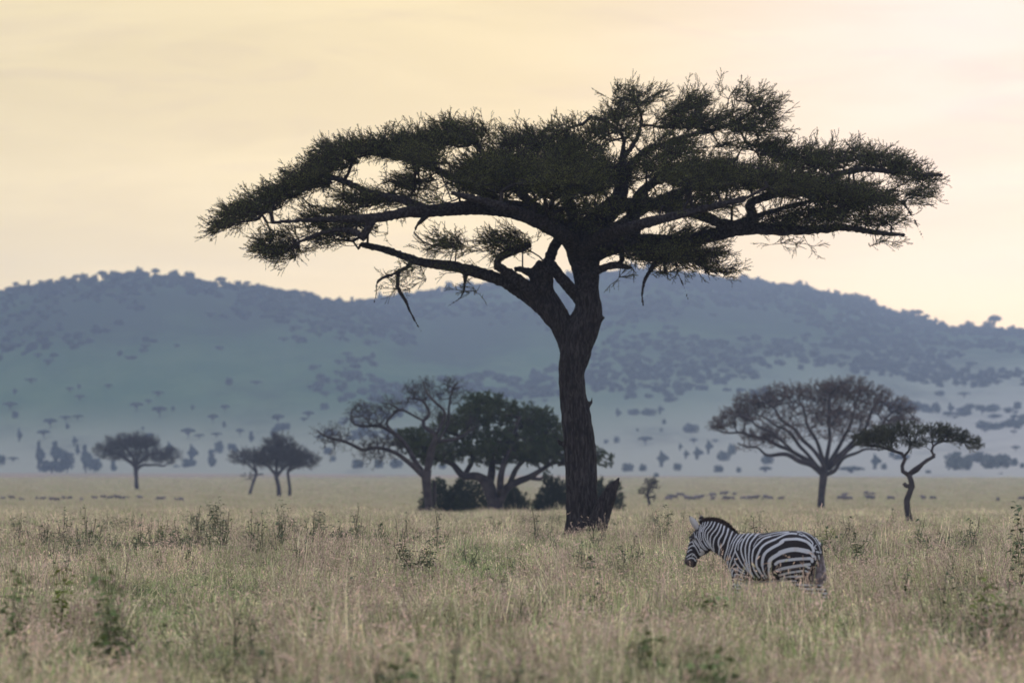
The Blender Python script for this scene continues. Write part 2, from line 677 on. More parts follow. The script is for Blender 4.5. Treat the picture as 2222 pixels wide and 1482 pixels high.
# ---------------------------------------------------------------- terrain
def grass_ground_mat():
    m = bpy.data.materials.new('savanna_ground')
    m.use_nodes = True
    nt = m.node_tree
    b = nt.nodes['Principled BSDF']
    b.inputs['Roughness'].default_value = 1.0
    b.inputs['Specular IOR Level'].default_value = 0.0
    g = N(nt, 'ShaderNodeNewGeometry')
    mp = N(nt, 'ShaderNodeMapping')
    mp.inputs['Scale'].default_value = (.035, .006, .02)
    nt.links.new(g.outputs['Position'], mp.inputs['Vector'])
    n = N(nt, 'ShaderNodeTexNoise')
    n.inputs['Scale'].default_value = 1.0
    n.inputs['Detail'].default_value = 7
    n.inputs['Roughness'].default_value = .6
    nt.links.new(mp.outputs[0], n.inputs['Vector'])
    n2 = N(nt, 'ShaderNodeTexNoise')
    n2.inputs['Scale'].default_value = .9
    n2.inputs['Detail'].default_value = 6
    nt.links.new(g.outputs['Position'], n2.inputs['Vector'])
    c = mixc(nt, maprange(nt, n.outputs['Fac'], .38, .62), (.38, .285, .215), (.29, .255, .18))
    c = mixc(nt, math_node(nt, 'MULTIPLY', maprange(nt, n2.outputs['Fac'], .42, .7), .45), c, (.16, .13, .085))
    nt.links.new(c, b.inputs['Base Color'])
    return m


xs = np.concatenate([np.linspace(-1500, -60, 30), np.linspace(-55, 55, 120), np.linspace(60, 1500, 30)])
ys = np.concatenate([np.linspace(-60, 20, 6), np.linspace(30, 300, 150), np.linspace(310, 1400, 110), np.linspace(1450, 5600, 30)])
gx, gy = np.meshgrid(xs, ys)
GV = np.stack([gx, gy, ground(gx, gy)], -1).reshape(-1, 3)
nx = len(xs)
ii, jj = np.meshgrid(np.arange(nx - 1), np.arange(len(ys) - 1))
b0 = (jj * nx + ii).ravel()
GQ = np.stack([b0, b0 + 1, b0 + nx + 1, b0 + nx], -1)
go = link(bpy.data.objects.new('ground', mesh_np('ground', GV, [GQ], [grass_ground_mat()], smooth=True)))
tag(go, 'flat savanna plain under the grass running to the foot of the hills', kind='structure')

# hills: two long ridges
LX = [-1400, -700, -200, 0, 60, 150, 250, 330, 420, 500, 600, 700, 760, 850, 950, 1050, 1200, 1350, 1500, 1700, 2000]
LY = [820, 700, 655, 640, 626, 611, 603, 601, 608, 620, 635, 652, 658, 690, 735, 775, 830, 880, 930, 1000, 1040]
RX = [-1400, -400, 200, 500, 700, 800, 900, 960, 1100, 1230, 1300, 1380, 1500, 1560, 1650, 1750, 1850, 1950, 2050, 2080, 2120, 2180, 2222, 2500, 3000, 3800]
RY = [1000, 900, 800, 730, 680, 658, 640, 630, 620, 606, 597, 594, 599, 606, 619, 632, 652, 688, 712, 719, 716, 718, 722, 745, 800, 900]
R1L, R1R = 3600.0, 4200.0


def foot(px):
    return np.interp(px, [-1400, 0, 1111, 2222, 3600], [2900, 2560, 2150, 1800, 1750])


def hill_h(px, r):
    def prof(t):
        t = np.clip(t, 0, 2.2)
        up = np.where(t < 1, .40 * t + .60 * t * t * (3 - 2 * t), 1 - .35 * (t - 1) ** 2)
        return up
    r0 = foot(px)
    HL = (HZ - np.interp(px, LX, LY)) / F * R1L + CAMH + 2.8
    HR = (HZ - np.interp(px, RX, RY)) / F * R1R + CAMH + 2.8
    a = HL * prof((r - r0) / (R1L - r0))
    b = HR * prof((r - r0 * 1.03) / (R1R - r0 * 1.03))
    h = np.maximum(a, b)
    blend = 6.0
    h = np.where(np.abs(a - b) < blend, np.maximum(a, b) + (blend - np.abs(a - b)) ** 2 / (4 * blend), h)
    rel = np.clip((r - r0) / 500, 0, 1)
    h = h + rel * (.9 * np.sin(px * .021 + r * .004) + .7 * np.sin(px * .05 - r * .009 + 1) + .4 * np.sin(px * .13 + r * .02))
    return -3.05 + np.maximum(h * 1.0, 0) * np.clip((r - r0) / 60 + .0, 0, 1)


pxs = np.linspace(-1400, 3600, 320)
rs = np.linspace(1700, 5200, 170)
hp, hr = np.meshgrid(pxs, rs)
HV = np.stack([(hp - CX) * hr / F, hr, hill_h(hp, hr)], -1).reshape(-1, 3)
nx = len(pxs)
ii, jj = np.meshgrid(np.arange(nx - 1), np.arange(len(rs) - 1))
b0 = (jj * nx + ii).ravel()
HQ = np.stack([b0, b0 + 1, b0 + nx + 1, b0 + nx], -1)


def hill_mat():
    m = bpy.data.materials.new('hill_grass')
    m.use_nodes = True
    nt = m.node_tree
    b = nt.nodes['Principled BSDF']
    b.inputs['Roughness'].default_value = 1.0
    b.inputs['Specular IOR Level'].default_value = 0.0
    g = N(nt, 'ShaderNodeNewGeometry')
    mp = N(nt, 'ShaderNodeMapping')
    mp.inputs['Scale'].default_value = (.012, .0022, .030)
    nt.links.new(g.outputs['Position'], mp.inputs['Vector'])
    n = N(nt, 'ShaderNodeTexNoise')
    n.inputs['Scale'].default_value = 1.0
    n.inputs['Detail'].default_value = 6
    n.inputs['Roughness'].default_value = .6
    nt.links.new(mp.outputs[0], n.inputs['Vector'])
    sp = N(nt, 'ShaderNodeSeparateXYZ')
    nt.links.new(g.outputs['Position'], sp.inputs[0])
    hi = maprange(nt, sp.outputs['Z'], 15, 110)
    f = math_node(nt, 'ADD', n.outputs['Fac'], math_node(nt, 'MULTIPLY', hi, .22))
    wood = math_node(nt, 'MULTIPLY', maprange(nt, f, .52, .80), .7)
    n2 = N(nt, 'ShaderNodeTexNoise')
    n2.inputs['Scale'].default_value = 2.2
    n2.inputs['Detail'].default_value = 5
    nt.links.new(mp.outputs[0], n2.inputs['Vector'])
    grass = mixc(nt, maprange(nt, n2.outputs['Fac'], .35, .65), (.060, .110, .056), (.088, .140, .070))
    grass = mixc(nt, maprange(nt, sp.outputs['Z'], -3, 38, 1, 0), grass, (.300, .300, .225))  # mist at the hill foot, painted as a paler colour low down
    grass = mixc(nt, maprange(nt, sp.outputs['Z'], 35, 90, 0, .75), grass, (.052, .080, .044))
    haze_tint = math_node(nt, 'MULTIPLY', maprange(nt, sp.outputs['X'], -60, 340, 0, 1), maprange(nt, sp.outputs['Z'], 85, 5, 0, .9))  # haze painted into the colour: paler to the right and lower down
    grass = mixc(nt, haze_tint, grass, (.44, .41, .37))
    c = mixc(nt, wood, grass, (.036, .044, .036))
    nt.links.new(c, b.inputs['Base Color'])
    return m


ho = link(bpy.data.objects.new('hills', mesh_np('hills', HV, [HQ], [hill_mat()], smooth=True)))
tag(ho, 'long grassy hills fading into blue haze behind the plain', kind='structure')


def hill_hit(px, py):
    """distance along column px where the slope shows at row py"""
    r = np.linspace(foot(px), R1R, 900)
    row = HZ - F * (hill_h(px, r) - CAMH) / r
    k = np.where(row <= py)[0]
    return float(r[k[0]]) if len(k) else None


# ---------------------------------------------------------------- the big umbrella thorn acacia
np.random.seed(3)
DT = 168.0
K1 = lambda x, y: (x / 2.469 + 400, y / 2.469 + 150)
main_limbs = [
    # trunk and right stem up into the crown (px, py, radius px, depth m)
    [(1266, 1192, 40), (1266, 1141, 37), (1262, 1070, 34), (1260, 1030, 33), (1258, 976, 32), (1251, 905, 31), (1243, 848, 29), (1240, 806, 29),
     (1246, 773, 33), (1256, 735, 35), (1270, 700, 33), (1278, 670, 28), (1275, 640, 25), (1273, 605, 26), (1268, 570, 32), (1262, 540, 36), (1262, 512, 34), (1268, 490, 26)],
    # crotch to left stem
    [(1243, 790, 24), (1234, 735, 25), (1216, 700, 26), (1196, 672, 27), (1178, 645, 27), (1174, 615, 24), (1177, 590, 24), (1184, 572, 17)],
    [(1176, 600, 14), (1150, 592, 9), (1134, 585, 6), (1116, 584, 5)],
    [(1186, 580, 14), (1196, 552, 11), (1206, 530, 10), (1225, 505, 10)],
    [(1196, 576, 12, -.1), (1215, 600, 12, -.3), (1240, 630, 12, -.2), (1262, 655, 12, 0)],
    # long low left limb
    [(1190, 672, 22), (1165, 652, 20), (1138, 634, 17), (1109, 616, 15), (1079, 604, 13), (1048, 595, 12), (987, 579, 11), (926, 571, 9.5), (886, 560, 8), (845, 545, 7), (797, 534, 6.5), (784, 529, 5)],
    [(1160, 640, 16, -.2), (1130, 612, 12, -.5), (1104, 594, 11, -.8), (1080, 577, 9, -1), (1084, 560, 8, -1.1), (1115, 545, 8, -1.2), (1149, 531, 8, -1)],
    # main left limb
    [(1262, 540, 30), (1235, 508, 26, -.2), (1200, 488, 24, -.5), (1166, 472, 23, -.7), (1135, 460, 21, -.9), (1100, 453, 18, -1.1), (1048, 449, 16, -1.3), (987, 453, 14, -1.5), (926, 459, 13, -1.7), (878, 462, 11, -1.8), (837, 470, 10, -1.8), (790, 474, 8, -1.8), (730, 476, 6, -1.6), (660, 478, 4, -1.4), (580, 484, 3, -1.2)],
    [(812, 474, 8, -1.8), (800, 492, 8, -1.8), (789, 516, 8, -1.8), (775, 506, 6, -1.8), (752, 498, 5, -1.7), (700, 505, 4, -1.5), (640, 530, 3, -1.3)],
    [(930, 458, 11, -1.6), (880, 436, 9, -1.2), (805, 421, 7, -.8), (756, 397, 6, -.5), (700, 380, 4, -.3)],
    [(1110, 452, 12, -1), (1050, 420, 9, 0), (980, 385, 8, .6), (900, 350, 6, 1.2), (820, 335, 5, 1.6)],
    [(1190, 480, 14, .3), (1140, 430, 10, 1.5), (1080, 370, 8, 2.5), (1030, 310, 6, 3)],
    # thick up-right limb
    [(1262, 530, 30), (1290, 488, 27, .2), (1321, 458, 24, .4), (1345, 425, 17, .6), (1350, 385, 12, .8), (1352, 340, 7, 1), (1352, 300, 4, 1), (1326, 270, 3, 1.1), (1285, 252, 2.5, 1.2)],
    [(1350, 385, 10, .8), (1394, 332, 6, .6), (1443, 312, 5.5, .4), (1504, 292, 4.5, .2), (1544, 284, 4, 0), (1600, 262, 3, 0), (1650, 235, 2, 0)],
    [(1352, 345, 6, 1), (1382, 300, 4.5, 1.6), (1392, 255, 3.5, 2), (1378, 218, 2.5, 2)],
    [(1321, 458, 14, -.5), (1394, 440, 13, -1), (1451, 450, 12, -1.4), (1508, 462, 11, -1.6), (1564, 484, 10, -1.6), (1610, 490, 8, -1.6)],
    [(1370, 530, 14, .5), (1378, 494, 13, .6), (1374, 454, 12, .8), (1400, 410, 10, 1.5), (1460, 380, 8, 2.2), (1540, 360, 6, 3), (1600, 345, 4, 3.4)],
    # long right horizontal limb
    [(1268, 556, 26), (1310, 537, 22, -.2), (1362, 527, 19, -.4), (1420, 526, 18, -.5), (1483, 527, 16, -.6), (1544, 511, 14, -.7), (1625, 497, 12, -.7), (1706, 500, 11, -.6), (1787, 498, 9, -.5), (1828, 494, 7, -.4), (1909, 506, 5, -.2), (1965, 510, 3, 0)],
    [(1610, 496, 10, -.7), (1633, 468, 11, -.9), (1629, 441, 9, -1.2), (1690, 420, 8, -1.2), (1760, 405, 7, -1), (1830, 375, 6, -.6), (1889, 368, 5, -.3), (1950, 377, 4, 0), (2045, 380, 3, .2)],
    [(1500, 520, 9, 1), (1600, 485, 7, 2.2), (1700, 452, 5, 3), (1800, 430, 4, 3.2), (1900, 430, 2.5, 3)],
    [(1262, 545, 18, -1), (1290, 520, 14, -2.2), (1380, 490, 11, -3.6), (1500, 460, 8, -4.8), (1620, 430, 5, -5.4)],
    [(1255, 545, 18, -1), (1220, 505, 14, -2.4), (1150, 470, 11, -3.8), (1060, 440, 8, -4.9), (980, 420, 5, -5.4)],
    [(1262, 540, 18, 1), (1250, 490, 14, 2.5), (1230, 430, 11, 4.2), (1210, 380, 8, 5.5), (1190, 350, 5, 6.2)],
    [(1272, 540, 18, 1), (1330, 500, 13, 2.6), (1420, 440, 10, 4.4), (1520, 400, 7, 5.6)],
    # low right stub and drooping dead twigs
    [(1278, 602, 12), (1293, 588, 9, -.3), (1334, 576, 7, -.5), (1372, 582, 3, -.6)],
    [(1334, 576, 6, -.4), (1350, 565, 5, -.4), (1350, 548, 5, -.4)],
    [(1440, 535, 6, -.5), (1428, 565, 5, -.6), (1412, 585, 4, -.6), (1398, 612, 3, -.6), (1393, 640, 2.4, -.6), (1396, 664, 1.2, -.6)],
    [(1439, 570, 4, -.3), (1446, 590, 2.5, -.3), (1451, 615, 1.2, -.3)],
    [(1465, 560, 3, -.1), (1470, 590, 2, -.1), (1485, 625, 1.4, -.1), (1496, 660, .8, -.1)],
    [(1500, 560, 3, .3), (1540, 585, 2, .3), (1588, 615, .8, .3)],
    [(900, 563, 5), (878, 583, 4, -.2), (850, 596, 3.4, -.4), (820, 610, 2.6, -.5), (816, 640, 1.8, -.5), (811, 660, .8, -.5)],
    [(866, 590, 4), (862, 620, 3.4), (878, 650, 3), (893, 682, 2.2), (914, 720, .8)],
    [(1010, 590, 4), (1008, 620, 2.6), (1000, 645, 1.8), (972, 664, .8)],
    [(922, 470, 6, -1.6), (905, 490, 3, -1.6), (898, 505, 1, -1.6)],
    [(1960, 440, 3), (1985, 480, 1.6), (2004, 520, .7)],
    [(1300, 690, 8), (1309, 690, 4), (1314, 689, 1)],
    [(1230, 968, 6), (1216, 962, 5), (1210, 955, 2)],
    [(1275, 880, 5), (1284, 872, 3), (1285, 862, 1)],
    # root flares
    [(1250, 1110, 18), (1243, 1160, 20), (1238, 1194, 24)],
    [(1280, 1110, 18), (1290, 1155, 20), (1296, 1194, 24)],
    [(1266, 1110, 20, -.2), (1266, 1160, 26, -.3), (1266, 1194, 30, -.4)],
]
main_pads = [
    # left wing
    (428, 560, 455, 505, .8, 0, 1.3, 24), (470, 660, 400, 480, 1.05, 0, 2.2, 55), (545, 690, 470, 575, .62, 0, 2.0), (620, 860, 455, 530, .32, .6, 2.2), (700, 960, 400, 450, .25, 1.2, 3), (560, 760, 360, 430, .9, .8, 2.4, 40),
    (600, 800, 325, 395, 1.1, 0, 2.6, 45), (630, 820, 430, 500, .60, 0, 2.4), (640, 790, 490, 540, .35, 0, 2.0),
    (660, 900, 285, 350, 1.1, .5, 2.8, 22), (780, 1010, 268, 345, 1.2, .5, 3.2, 20), (700, 920, 390, 455, .62, 0, 3),
    (930, 1100, 245, 325, 1.1, 1.0, 3.5, 5), (1050, 1190, 262, 335, .9, 1.0, 3.0, -10), (960, 1200, 320, 440, 1.15, -2.0, 3.0), (1000, 1180, 300, 400, .9, 2.5, 3.5),
    (900, 1010, 400, 450, .45, -1, 3), (840, 1000, 300, 370, .9, -2.2, 2.4), (840, 980, 340, 430, .50, 1, 3),
    # low left sub crown
    (900, 1060, 490, 560, .42, -.5, 2.2), (1010, 1190, 475, 560, .50, -.8, 2.2), (940, 1080, 560, 600, .3, 0, 1.5),
    (820, 960, 570, 640, .16, 0, 1.6), (960, 1060, 600, 640, .10, 0, 1.2), (850, 960, 535, 590, .25, 0, 1.6),
    # centre
    (1130, 1330, 262, 350, .8, 2.0, 3.4), (1100, 1330, 320, 440, 1.25, -3.5, 2.6), (1150, 1400, 330, 430, 1.1, 2.5, 3.5), (1130, 1400, 420, 480, .75, -1, 4),
    (1180, 1290, 240, 290, .65, 1.5, 2.0, 20), (1150, 1330, 300, 380, .9, -1, 3), (1200, 1330, 440, 520, .6, 1, 3),
    # upper right
    (1290, 1450, 178, 240, .66, 1.8, 2.2), (1270, 1420, 215, 275, .78, 1.2, 2.6), (1400, 1600, 205, 290, .36, 1.0, 3.0), (1480, 1700, 210, 290, .28, .5, 3.0), (1230, 1340, 250, 300, .5, 1.0, 2.0), (1420, 1560, 192, 255, .75, .5, 2.4, 10),
    (1530, 1700, 176, 232, .55, 0, 2.2, -20), (1590, 1720, 215, 260, .55, 0, 1.8, -30), (1540, 1700, 240, 300, .65, 0, 2.4), (1380, 1560, 235, 285, .85, .5, 2.8),
    (1350, 1530, 270, 350, .62, 0, 2.8), (1500, 1690, 285, 335, .45, .3, 2.6), (1600, 1780, 292, 365, .9, 0, 2.6, -25), (1680, 1860, 298, 375, .75, .4, 2.4, -10), (1260, 1400, 250, 320, .6, 0, 2.4), (1330, 1480, 320, 380, .8, 0, 3),
    (1400, 1660, 330, 420, 1.2, -3.0, 2.8), (1380, 1620, 330, 410, .9, 3.0, 3.2), (1340, 1620, 400, 470, .8, -2, 3.4),
    # right wing
    (1560, 1800, 345, 430, 1.35, -2.0, 3.0, -15), (1700, 1930, 370, 460, 1.25, -1.0, 2.8, -30), (1780, 1960, 300, 375, .72, 1, 2.4, -25), (1880, 2055, 330, 410, .58, .5, 2.0, -45),
    (1850, 2040, 380, 450, .36, 0, 2.2), (1640, 1900, 420, 500, .62, -.5, 3.0), (1820, 1985, 440, 500, .5, 0, 2.2), (1560, 1760, 440, 505, .5, 1, 3),
    (1850, 1960, 490, 545, .16, 0, 1.6), (1560, 1850, 500, 540, .12, 0, 2.0), (1380, 1600, 470, 530, .6, 1, 3),
    # lower right shelf
    (1290, 1590, 500, 570, 1.0, -.8, 2.8), (1330, 1560, 520, 580, .7, .8, 2.6), (1470, 1610, 545, 600, .55, 0, 1.8, -20), (1370, 1500, 560, 600, .35, 0, 1.6),
    (1300, 1380, 575, 605, .10, -.5, .6),
]
sprays = [spray_proto(.74, 6, .042, 2, 100 + i, .36, twigr=.009, tight=.32, wob=.24) for i in range(10)]
big = build_tree('umbrella_thorn_tree', 'huge dark umbrella thorn with a forked trunk and a wide layered crown', 'tree',
                 DT, (1266, 1190), main_limbs, main_pads, .0215, sprays, [M['leaf_main'], M['twig']], M['bark'], scale=1.0, per=2, rmin=.0075, rmax=.085,
                 voxel=.035, lean_up=.16, bark_amp=.035, layers=1500.0)
# broken stump of a dead stem leaning away at the foot
base = np.array(big.location)
P = [(1280, 1192, 26, -.55), (1292, 1150, 24, -.6), (1306, 1110, 21, -.6), (1318, 1080, 18, -.6), (1328, 1060, 12, -.6), (1337, 1047, 6, -.6), (1344, 1036, 1, -.6)]
P4 = catmull(np.array([[*(W(a, b, DT, e)), c * DT / F] for a, b, c, e in P]), .12)
V, Q, T = tube_mesh(P4 - np.array([*base, 0]), 12, True, .15)
me = remeshed(V, Q, T, .03, 2)
bark_displace(me, .03, 6, 2)
me.materials.append(M['bark'])
me.polygons.foreach_set('use_smooth', np.ones(len(me.polygons), bool))
stub = link(bpy.data.objects.new('broken_stem', me), big)
stub['label'] = 'splintered dead stem leaning out from the foot of the trunk'

# ---------------------------------------------------------------- middle-distance trees
leafy = [spray_proto(.52, 7, .10, 3, 200 + i, .7, flat=1.0, twigr=.008, wob=.22) for i in range(6)]
fine = [spray_proto(.55, 8, .060, 1, 300 + i, .6, flat=1.0, twigr=.007) for i in range(6)]
bare = [spray_proto(.70, 11, .010, 1, 400 + i, .75, flat=1.0, twigr=.008) for i in range(6)]

# bare tree
dB = dist_for(1112, .35)
bare_limbs = [
    [(932, 1122, 13), (931, 1095, 11), (927, 1060, 11), (925, 1036, 12), (926, 1018, 12)],
    [(946, 1120, 5, .3), (944, 1080, 4.5, .3), (942, 1050, 4, .3), (940, 1040, 1.5, .3)],
    [(922, 1034, 8), (917, 1030, 8), (886, 1002, 6), (859, 982, 5), (812, 972, 5), (785, 974, 5), (751, 962, 4), (717, 948, 3), (684, 932, 1.5)],
    [(922, 1030, 8, .4), (907, 1010, 7, .6), (886, 975, 6, 1), (866, 948, 5, 1), (839, 932, 4.5, 1), (812, 925, 4, 1), (785, 923, 3, 1), (763, 911, 3, 1), (761, 888, 1.5, 1)],
    [(866, 948, 4, 1), (839, 921, 4, 1.5), (846, 905, 3.5, 1.5), (869, 891, 3.5, 1.5), (900, 901, 3, 1.4), (920, 911, 3, 1)],
    [(926, 1025, 9), (930, 1002, 8, -.4), (937, 969, 6.5, -.6), (944, 948, 6, -.8), (920, 925, 5, -.8), (920, 911, 5, -.8), (933, 898, 4, -.8), (920, 878, 3.5, -.8), (906, 867, 3, -.8), (886, 861, 1.5, -.8)],
    [(944, 948, 4, -.8), (967, 898, 4, -1), (944, 871, 3.5, -1.2), (923, 851, 3, -1.2), (917, 830, 1.5, -1.2)],
    [(930, 1015, 8), (937, 989, 7, .2), (947, 962, 5.5, .5), (981, 955, 4.5, .8), (1011, 938, 3.5, 1), (1030, 925, 1.5, 1)],
    [(947, 962, 4), (971, 921, 3.5), (977, 878, 3), (981, 844, 2.5), (991, 827, 1.2)], [(981, 846, 2.2), (1003, 838, 1.2)],
]
bare_pads = [(682, 770, 922, 968, .8), (755, 850, 868, 935, 1), (820, 890, 862, 905, .8), (870, 960, 826, 885, 1), (945, 1010, 824, 880, 1), (780, 880, 935, 1000, .9), (770, 870, 975, 1008, .35), (900, 990, 880, 930, .5), (1000, 1040, 905, 945, .6), (700, 780, 950, 990, .25)]
build_tree('leafless_tree', 'leafless grey tree with crooked spreading limbs in front of the dense green tree', 'tree', dB, (930, 1120), bare_limbs, bare_pads, .028, bare, [M['bark_far'], M['bark_far']], M['bark_far'],
           per=1, rmin=.010, rmax=.05, scale=.8, jit=.10, step=.30, thin=.82)

# dense green tree
dG = dB + 14
green_limbs = [
    [(1073, 1118, 13), (1070, 1085, 13), (1062, 1058, 14), (1052, 1040, 13)],
    [(1080, 1115, 8), (1088, 1080, 9), (1100, 1058, 9), (1122, 1046, 8), (1149, 1035, 7), (1176, 1018, 5), (1200, 1005, 4), (1230, 1002, 3)],
    [(1052, 1042, 11), (1035, 1033, 9), (1008, 1033, 8), (994, 1020, 7), (985, 1008, 6), (960, 1000, 4), (930, 985, 3)],
    [(1062, 1050, 9), (1068, 1020, 8, 1), (1064, 980, 6, 1), (1060, 930, 5, 1), (1055, 880, 3, 1)],
    [(1085, 1075, 8), (1086, 1040, 7, -1), (1094, 1012, 6, -1), (1110, 960, 5, -1), (1130, 910, 3, -1)],
    [(1105, 1052, 6), (1115, 1028, 6), (1125, 1010, 5), (1160, 970, 4), (1190, 930, 3)],
    [(1008, 1033, 6, .5), (1025, 990, 5, .5), (1000, 950, 4, .5), (960, 930, 3, .5)],
    [(1150, 1036, 5), (1172, 1040, 4), (1180, 1034, 2)], [(1210, 1008, 4), (1260, 1000, 3), (1300, 990, 2)],
]
green_pads = [(1005, 1095, 848, 900, 1), (985, 1140, 865, 930, 1), (1090, 1205, 878, 940, 1), (1150, 1222, 898, 960, .9), (935, 1060, 893, 955, 1), (848, 960, 925, 980, 1), (865, 1035, 950, 1003, 1),
              (1000, 1230, 920, 1005, 1.1), (1090, 1250, 940, 1012, 1), (1260, 1328, 972, 1012, .8), (1180, 1300, 960, 1005, .9), (1010, 1130, 960, 1015, .8), (900, 1010, 985, 1012, .5)]
build_tree('leafy_green_tree', 'dense dark green broad-crowned tree half hidden behind the big trunk', 'tree', dG, (1073, 1115), green_limbs, green_pads, .028, leafy, [M['leaf_green'], M['bark_far']], M['bark_far'],
           per=2, rmin=.012, rmax=.08, scale=.72, step=.4, lean_up=.1)

# thickets under it


def thicket(label, d, x0, x1, y0, y1, gx=None):
    m = d / F
    cx = (x0 + x1) / 2
    base = W(cx, y1, d)
    base[2] = float(ground(base[0], base[1]))
    t = thing('thicket', base, label, 'bush', 'dark bushes under the green tree')
    H = CAMH + (HZ - y0) * m - base[2]
    R = (x1 - x0) / 2 * m
    n = int(240 * R * H)
    q = np.random.normal(0, 1, (n, 3))
    q /= np.linalg.norm(q, axis=1, keepdims=True)
    q *= np.random.random((n, 1)) ** .33
    q[:, 2] = np.abs(q[:, 2])
    lob = 1 + .18 * np.sin(q[:, 0] * 5 + cx) + .1 * np.sin(q[:, 0] * 11)
    pos = np.stack([q[:, 0] * R * 1.0, q[:, 1] * R * .8, .1 + np.abs(q[:, 2]) * H * .88 * lob], -1)
    dirs = q + np.random.normal(0, .4, q.shape) + [0, 0, .3]
    V, Q, mi = place_protos(leafy, pos, dirs, np.random.uniform(.5, .8, n))
    link(bpy.data.objects.new('foliage', mesh_np('foliage', V, [Q], [M['leaf_dark'], M['bark_far']], mi)), t)
    S0 = np.zeros((14, 3)) + np.random.normal(0, .2, (14, 3)) * [1, 1, 0]
    S1 = pos[np.random.choice(n, 14)]
    TV, TQ = frustums(S0, S1, np.full(14, .05), np.full(14, .01), 5)
    link(bpy.data.objects.new('stems', mesh_np('stems', TV, [TQ], [M['bark_far']])), t)


thicket('widest rounded black-green bush between the leafless trunk and the green tree trunk', dG + 6, 908, 1062, 1032, 1116)
thicket('small low dark bush right of the green tree trunk', dG + 7, 1082, 1148, 1052, 1114)
thicket('rounded dark bush just left of the big forked trunk', dG + 4, 1158, 1262, 1026, 1114)
thicket('dark bush showing right of the big trunk behind the splintered stem', dG + 8, 1284, 1352, 1034, 1114)

# large brown fan-shaped tree on the right
dR = dist_for(1100, .4)
fan_limbs = [
    [(1781, 1112, 14), (1782, 1090, 11), (1784, 1057, 11), (1788, 1030, 12), (1790, 1012, 11)],
    [(1786, 1030, 8), (1763, 1010, 8), (1742, 1002, 7), (1700, 986, 6), (1658, 986, 4), (1638, 970, 3), (1599, 963, 2)],
    [(1786, 1026, 8, .6), (1763, 1004, 7, .8), (1721, 981, 6, 1), (1672, 958, 5, 1.2), (1624, 942, 4, 1.2), (1589, 939, 3, 1.2), (1540, 928, 1.5, 1.2)],
    [(1788, 1015, 7, -.6), (1783, 1001, 6, -.8), (1756, 967, 5.5, -1), (1728, 939, 5, -1.2), (1693, 904, 3.5, -1.4), (1658, 870, 2, -1.6)],
    [(1790, 1012, 7), (1773, 960, 5, .8), (1749, 915, 4, 1.5), (1738, 870, 2, 2)],
    [(1792, 1010, 7), (1801, 939, 5, -.6), (1797, 887, 4, -1), (1815, 835, 2, -1)],
    [(1795, 1012, 7), (1808, 990, 6, .4), (1832, 949, 5, .8), (1850, 904, 3.5, 1), (1867, 852, 2, 1)],
    [(1798, 1018, 7), (1820, 996, 6, -.6), (1850, 967, 5, -1), (1895, 939, 4, -1), (1936, 897, 3, -1), (1978, 883, 1.5, -1)],
    [(1792, 1030, 6), (1812, 1020, 6), (1830, 995, 5), (1860, 980, 4), (1888, 976, 3), (1930, 970, 1.5)],
    [(1771, 1008, 5, 2), (1730, 960, 5, 2.4), (1700, 930, 4, 2.6), (1640, 900, 2, 2.8)],
    [(1805, 1000, 6, 2), (1860, 950, 5, 2.6), (1890, 900, 4, 3), (1910, 860, 2, 3)],
    [(1725, 985, 4, -1), (1690, 950, 3.5, -2), (1640, 920, 3, -2.4), (1600, 900, 1.5, -2.4)],
]
fan_pads = [(1538, 1600, 903, 942, 1.0), (1560, 1650, 878, 925, .9), (1588, 1690, 850, 900, .9), (1640, 1770, 834, 885, .9), (1730, 1850, 828, 880, .9), (1775, 1895, 820, 870, 1.1), (1860, 1945, 842, 900, .9), (1915, 1990, 866, 905, .8),
            (1600, 1960, 865, 960, .48), (1600, 1720, 925, 975, .7), (1740, 1900, 860, 930, .5), (1900, 2000, 895, 935, .7), (1600, 1640, 955, 985, .3), (1850, 1950, 930, 975, .4)]
build_tree('dry_fan_tree', 'broad brown fan-crowned tree with many thin branches behind the zebra', 'tree', dR, (1782, 1108), fan_limbs, fan_pads, .038, fine, [M['leaf_brown'], M['bark_far']], M['bark_far'],
           per=2, rmin=.012, rmax=.07, scale=.95, step=.45, jit=.10, lean_up=.5, wpath=.15, thin=.74)

# slender twisted acacia right
dS = dist_for(1130, .4)
s_limbs = [
    [(1973, 1150, 9), (1973, 1127, 8), (1969, 1105, 7), (1968, 1085, 7), (1974, 1068, 6.5), (1979, 1055, 6.5), (1976, 1042, 6), (1971, 1029, 6)],
    [(1977, 1055, 5), (1966, 1054, 4.5), (1961, 1048, 4)],
    [(1971, 1030, 5), (1959, 1022, 4.5), (1957, 1010, 4), (1963, 995, 4), (1955, 985, 3.5), (1936, 980, 3), (1915, 972, 2.5), (1895, 967, 2)],
    [(1971, 1030, 5), (1985, 1018, 4.5), (1999, 1008, 4), (2012, 998, 4), (2027, 991, 3.5), (2020, 980, 3), (2023, 970, 2.5), (2048, 956, 2), (2090, 955, 1.5)],
    [(1974, 1030, 4, .3), (1992, 1020, 3.5, .4), (2004, 1005, 3, .5), (2030, 985, 2, .5)],
    [(1960, 992, 3), (1972, 978, 2.5), (1975, 960, 2)],
]
s_pads = [(1852, 1915, 935, 972, 1.6), (1880, 1965, 926, 968, 1.6), (1930, 2005, 920, 952, 1.3), (1950, 2015, 948, 976, 1.0), (1995, 2070, 920, 962, 1.4), (2045, 2105, 932, 968, 1.4), (2090, 2130, 950, 978, 1.3), (1900, 1960, 955, 980, .8)]
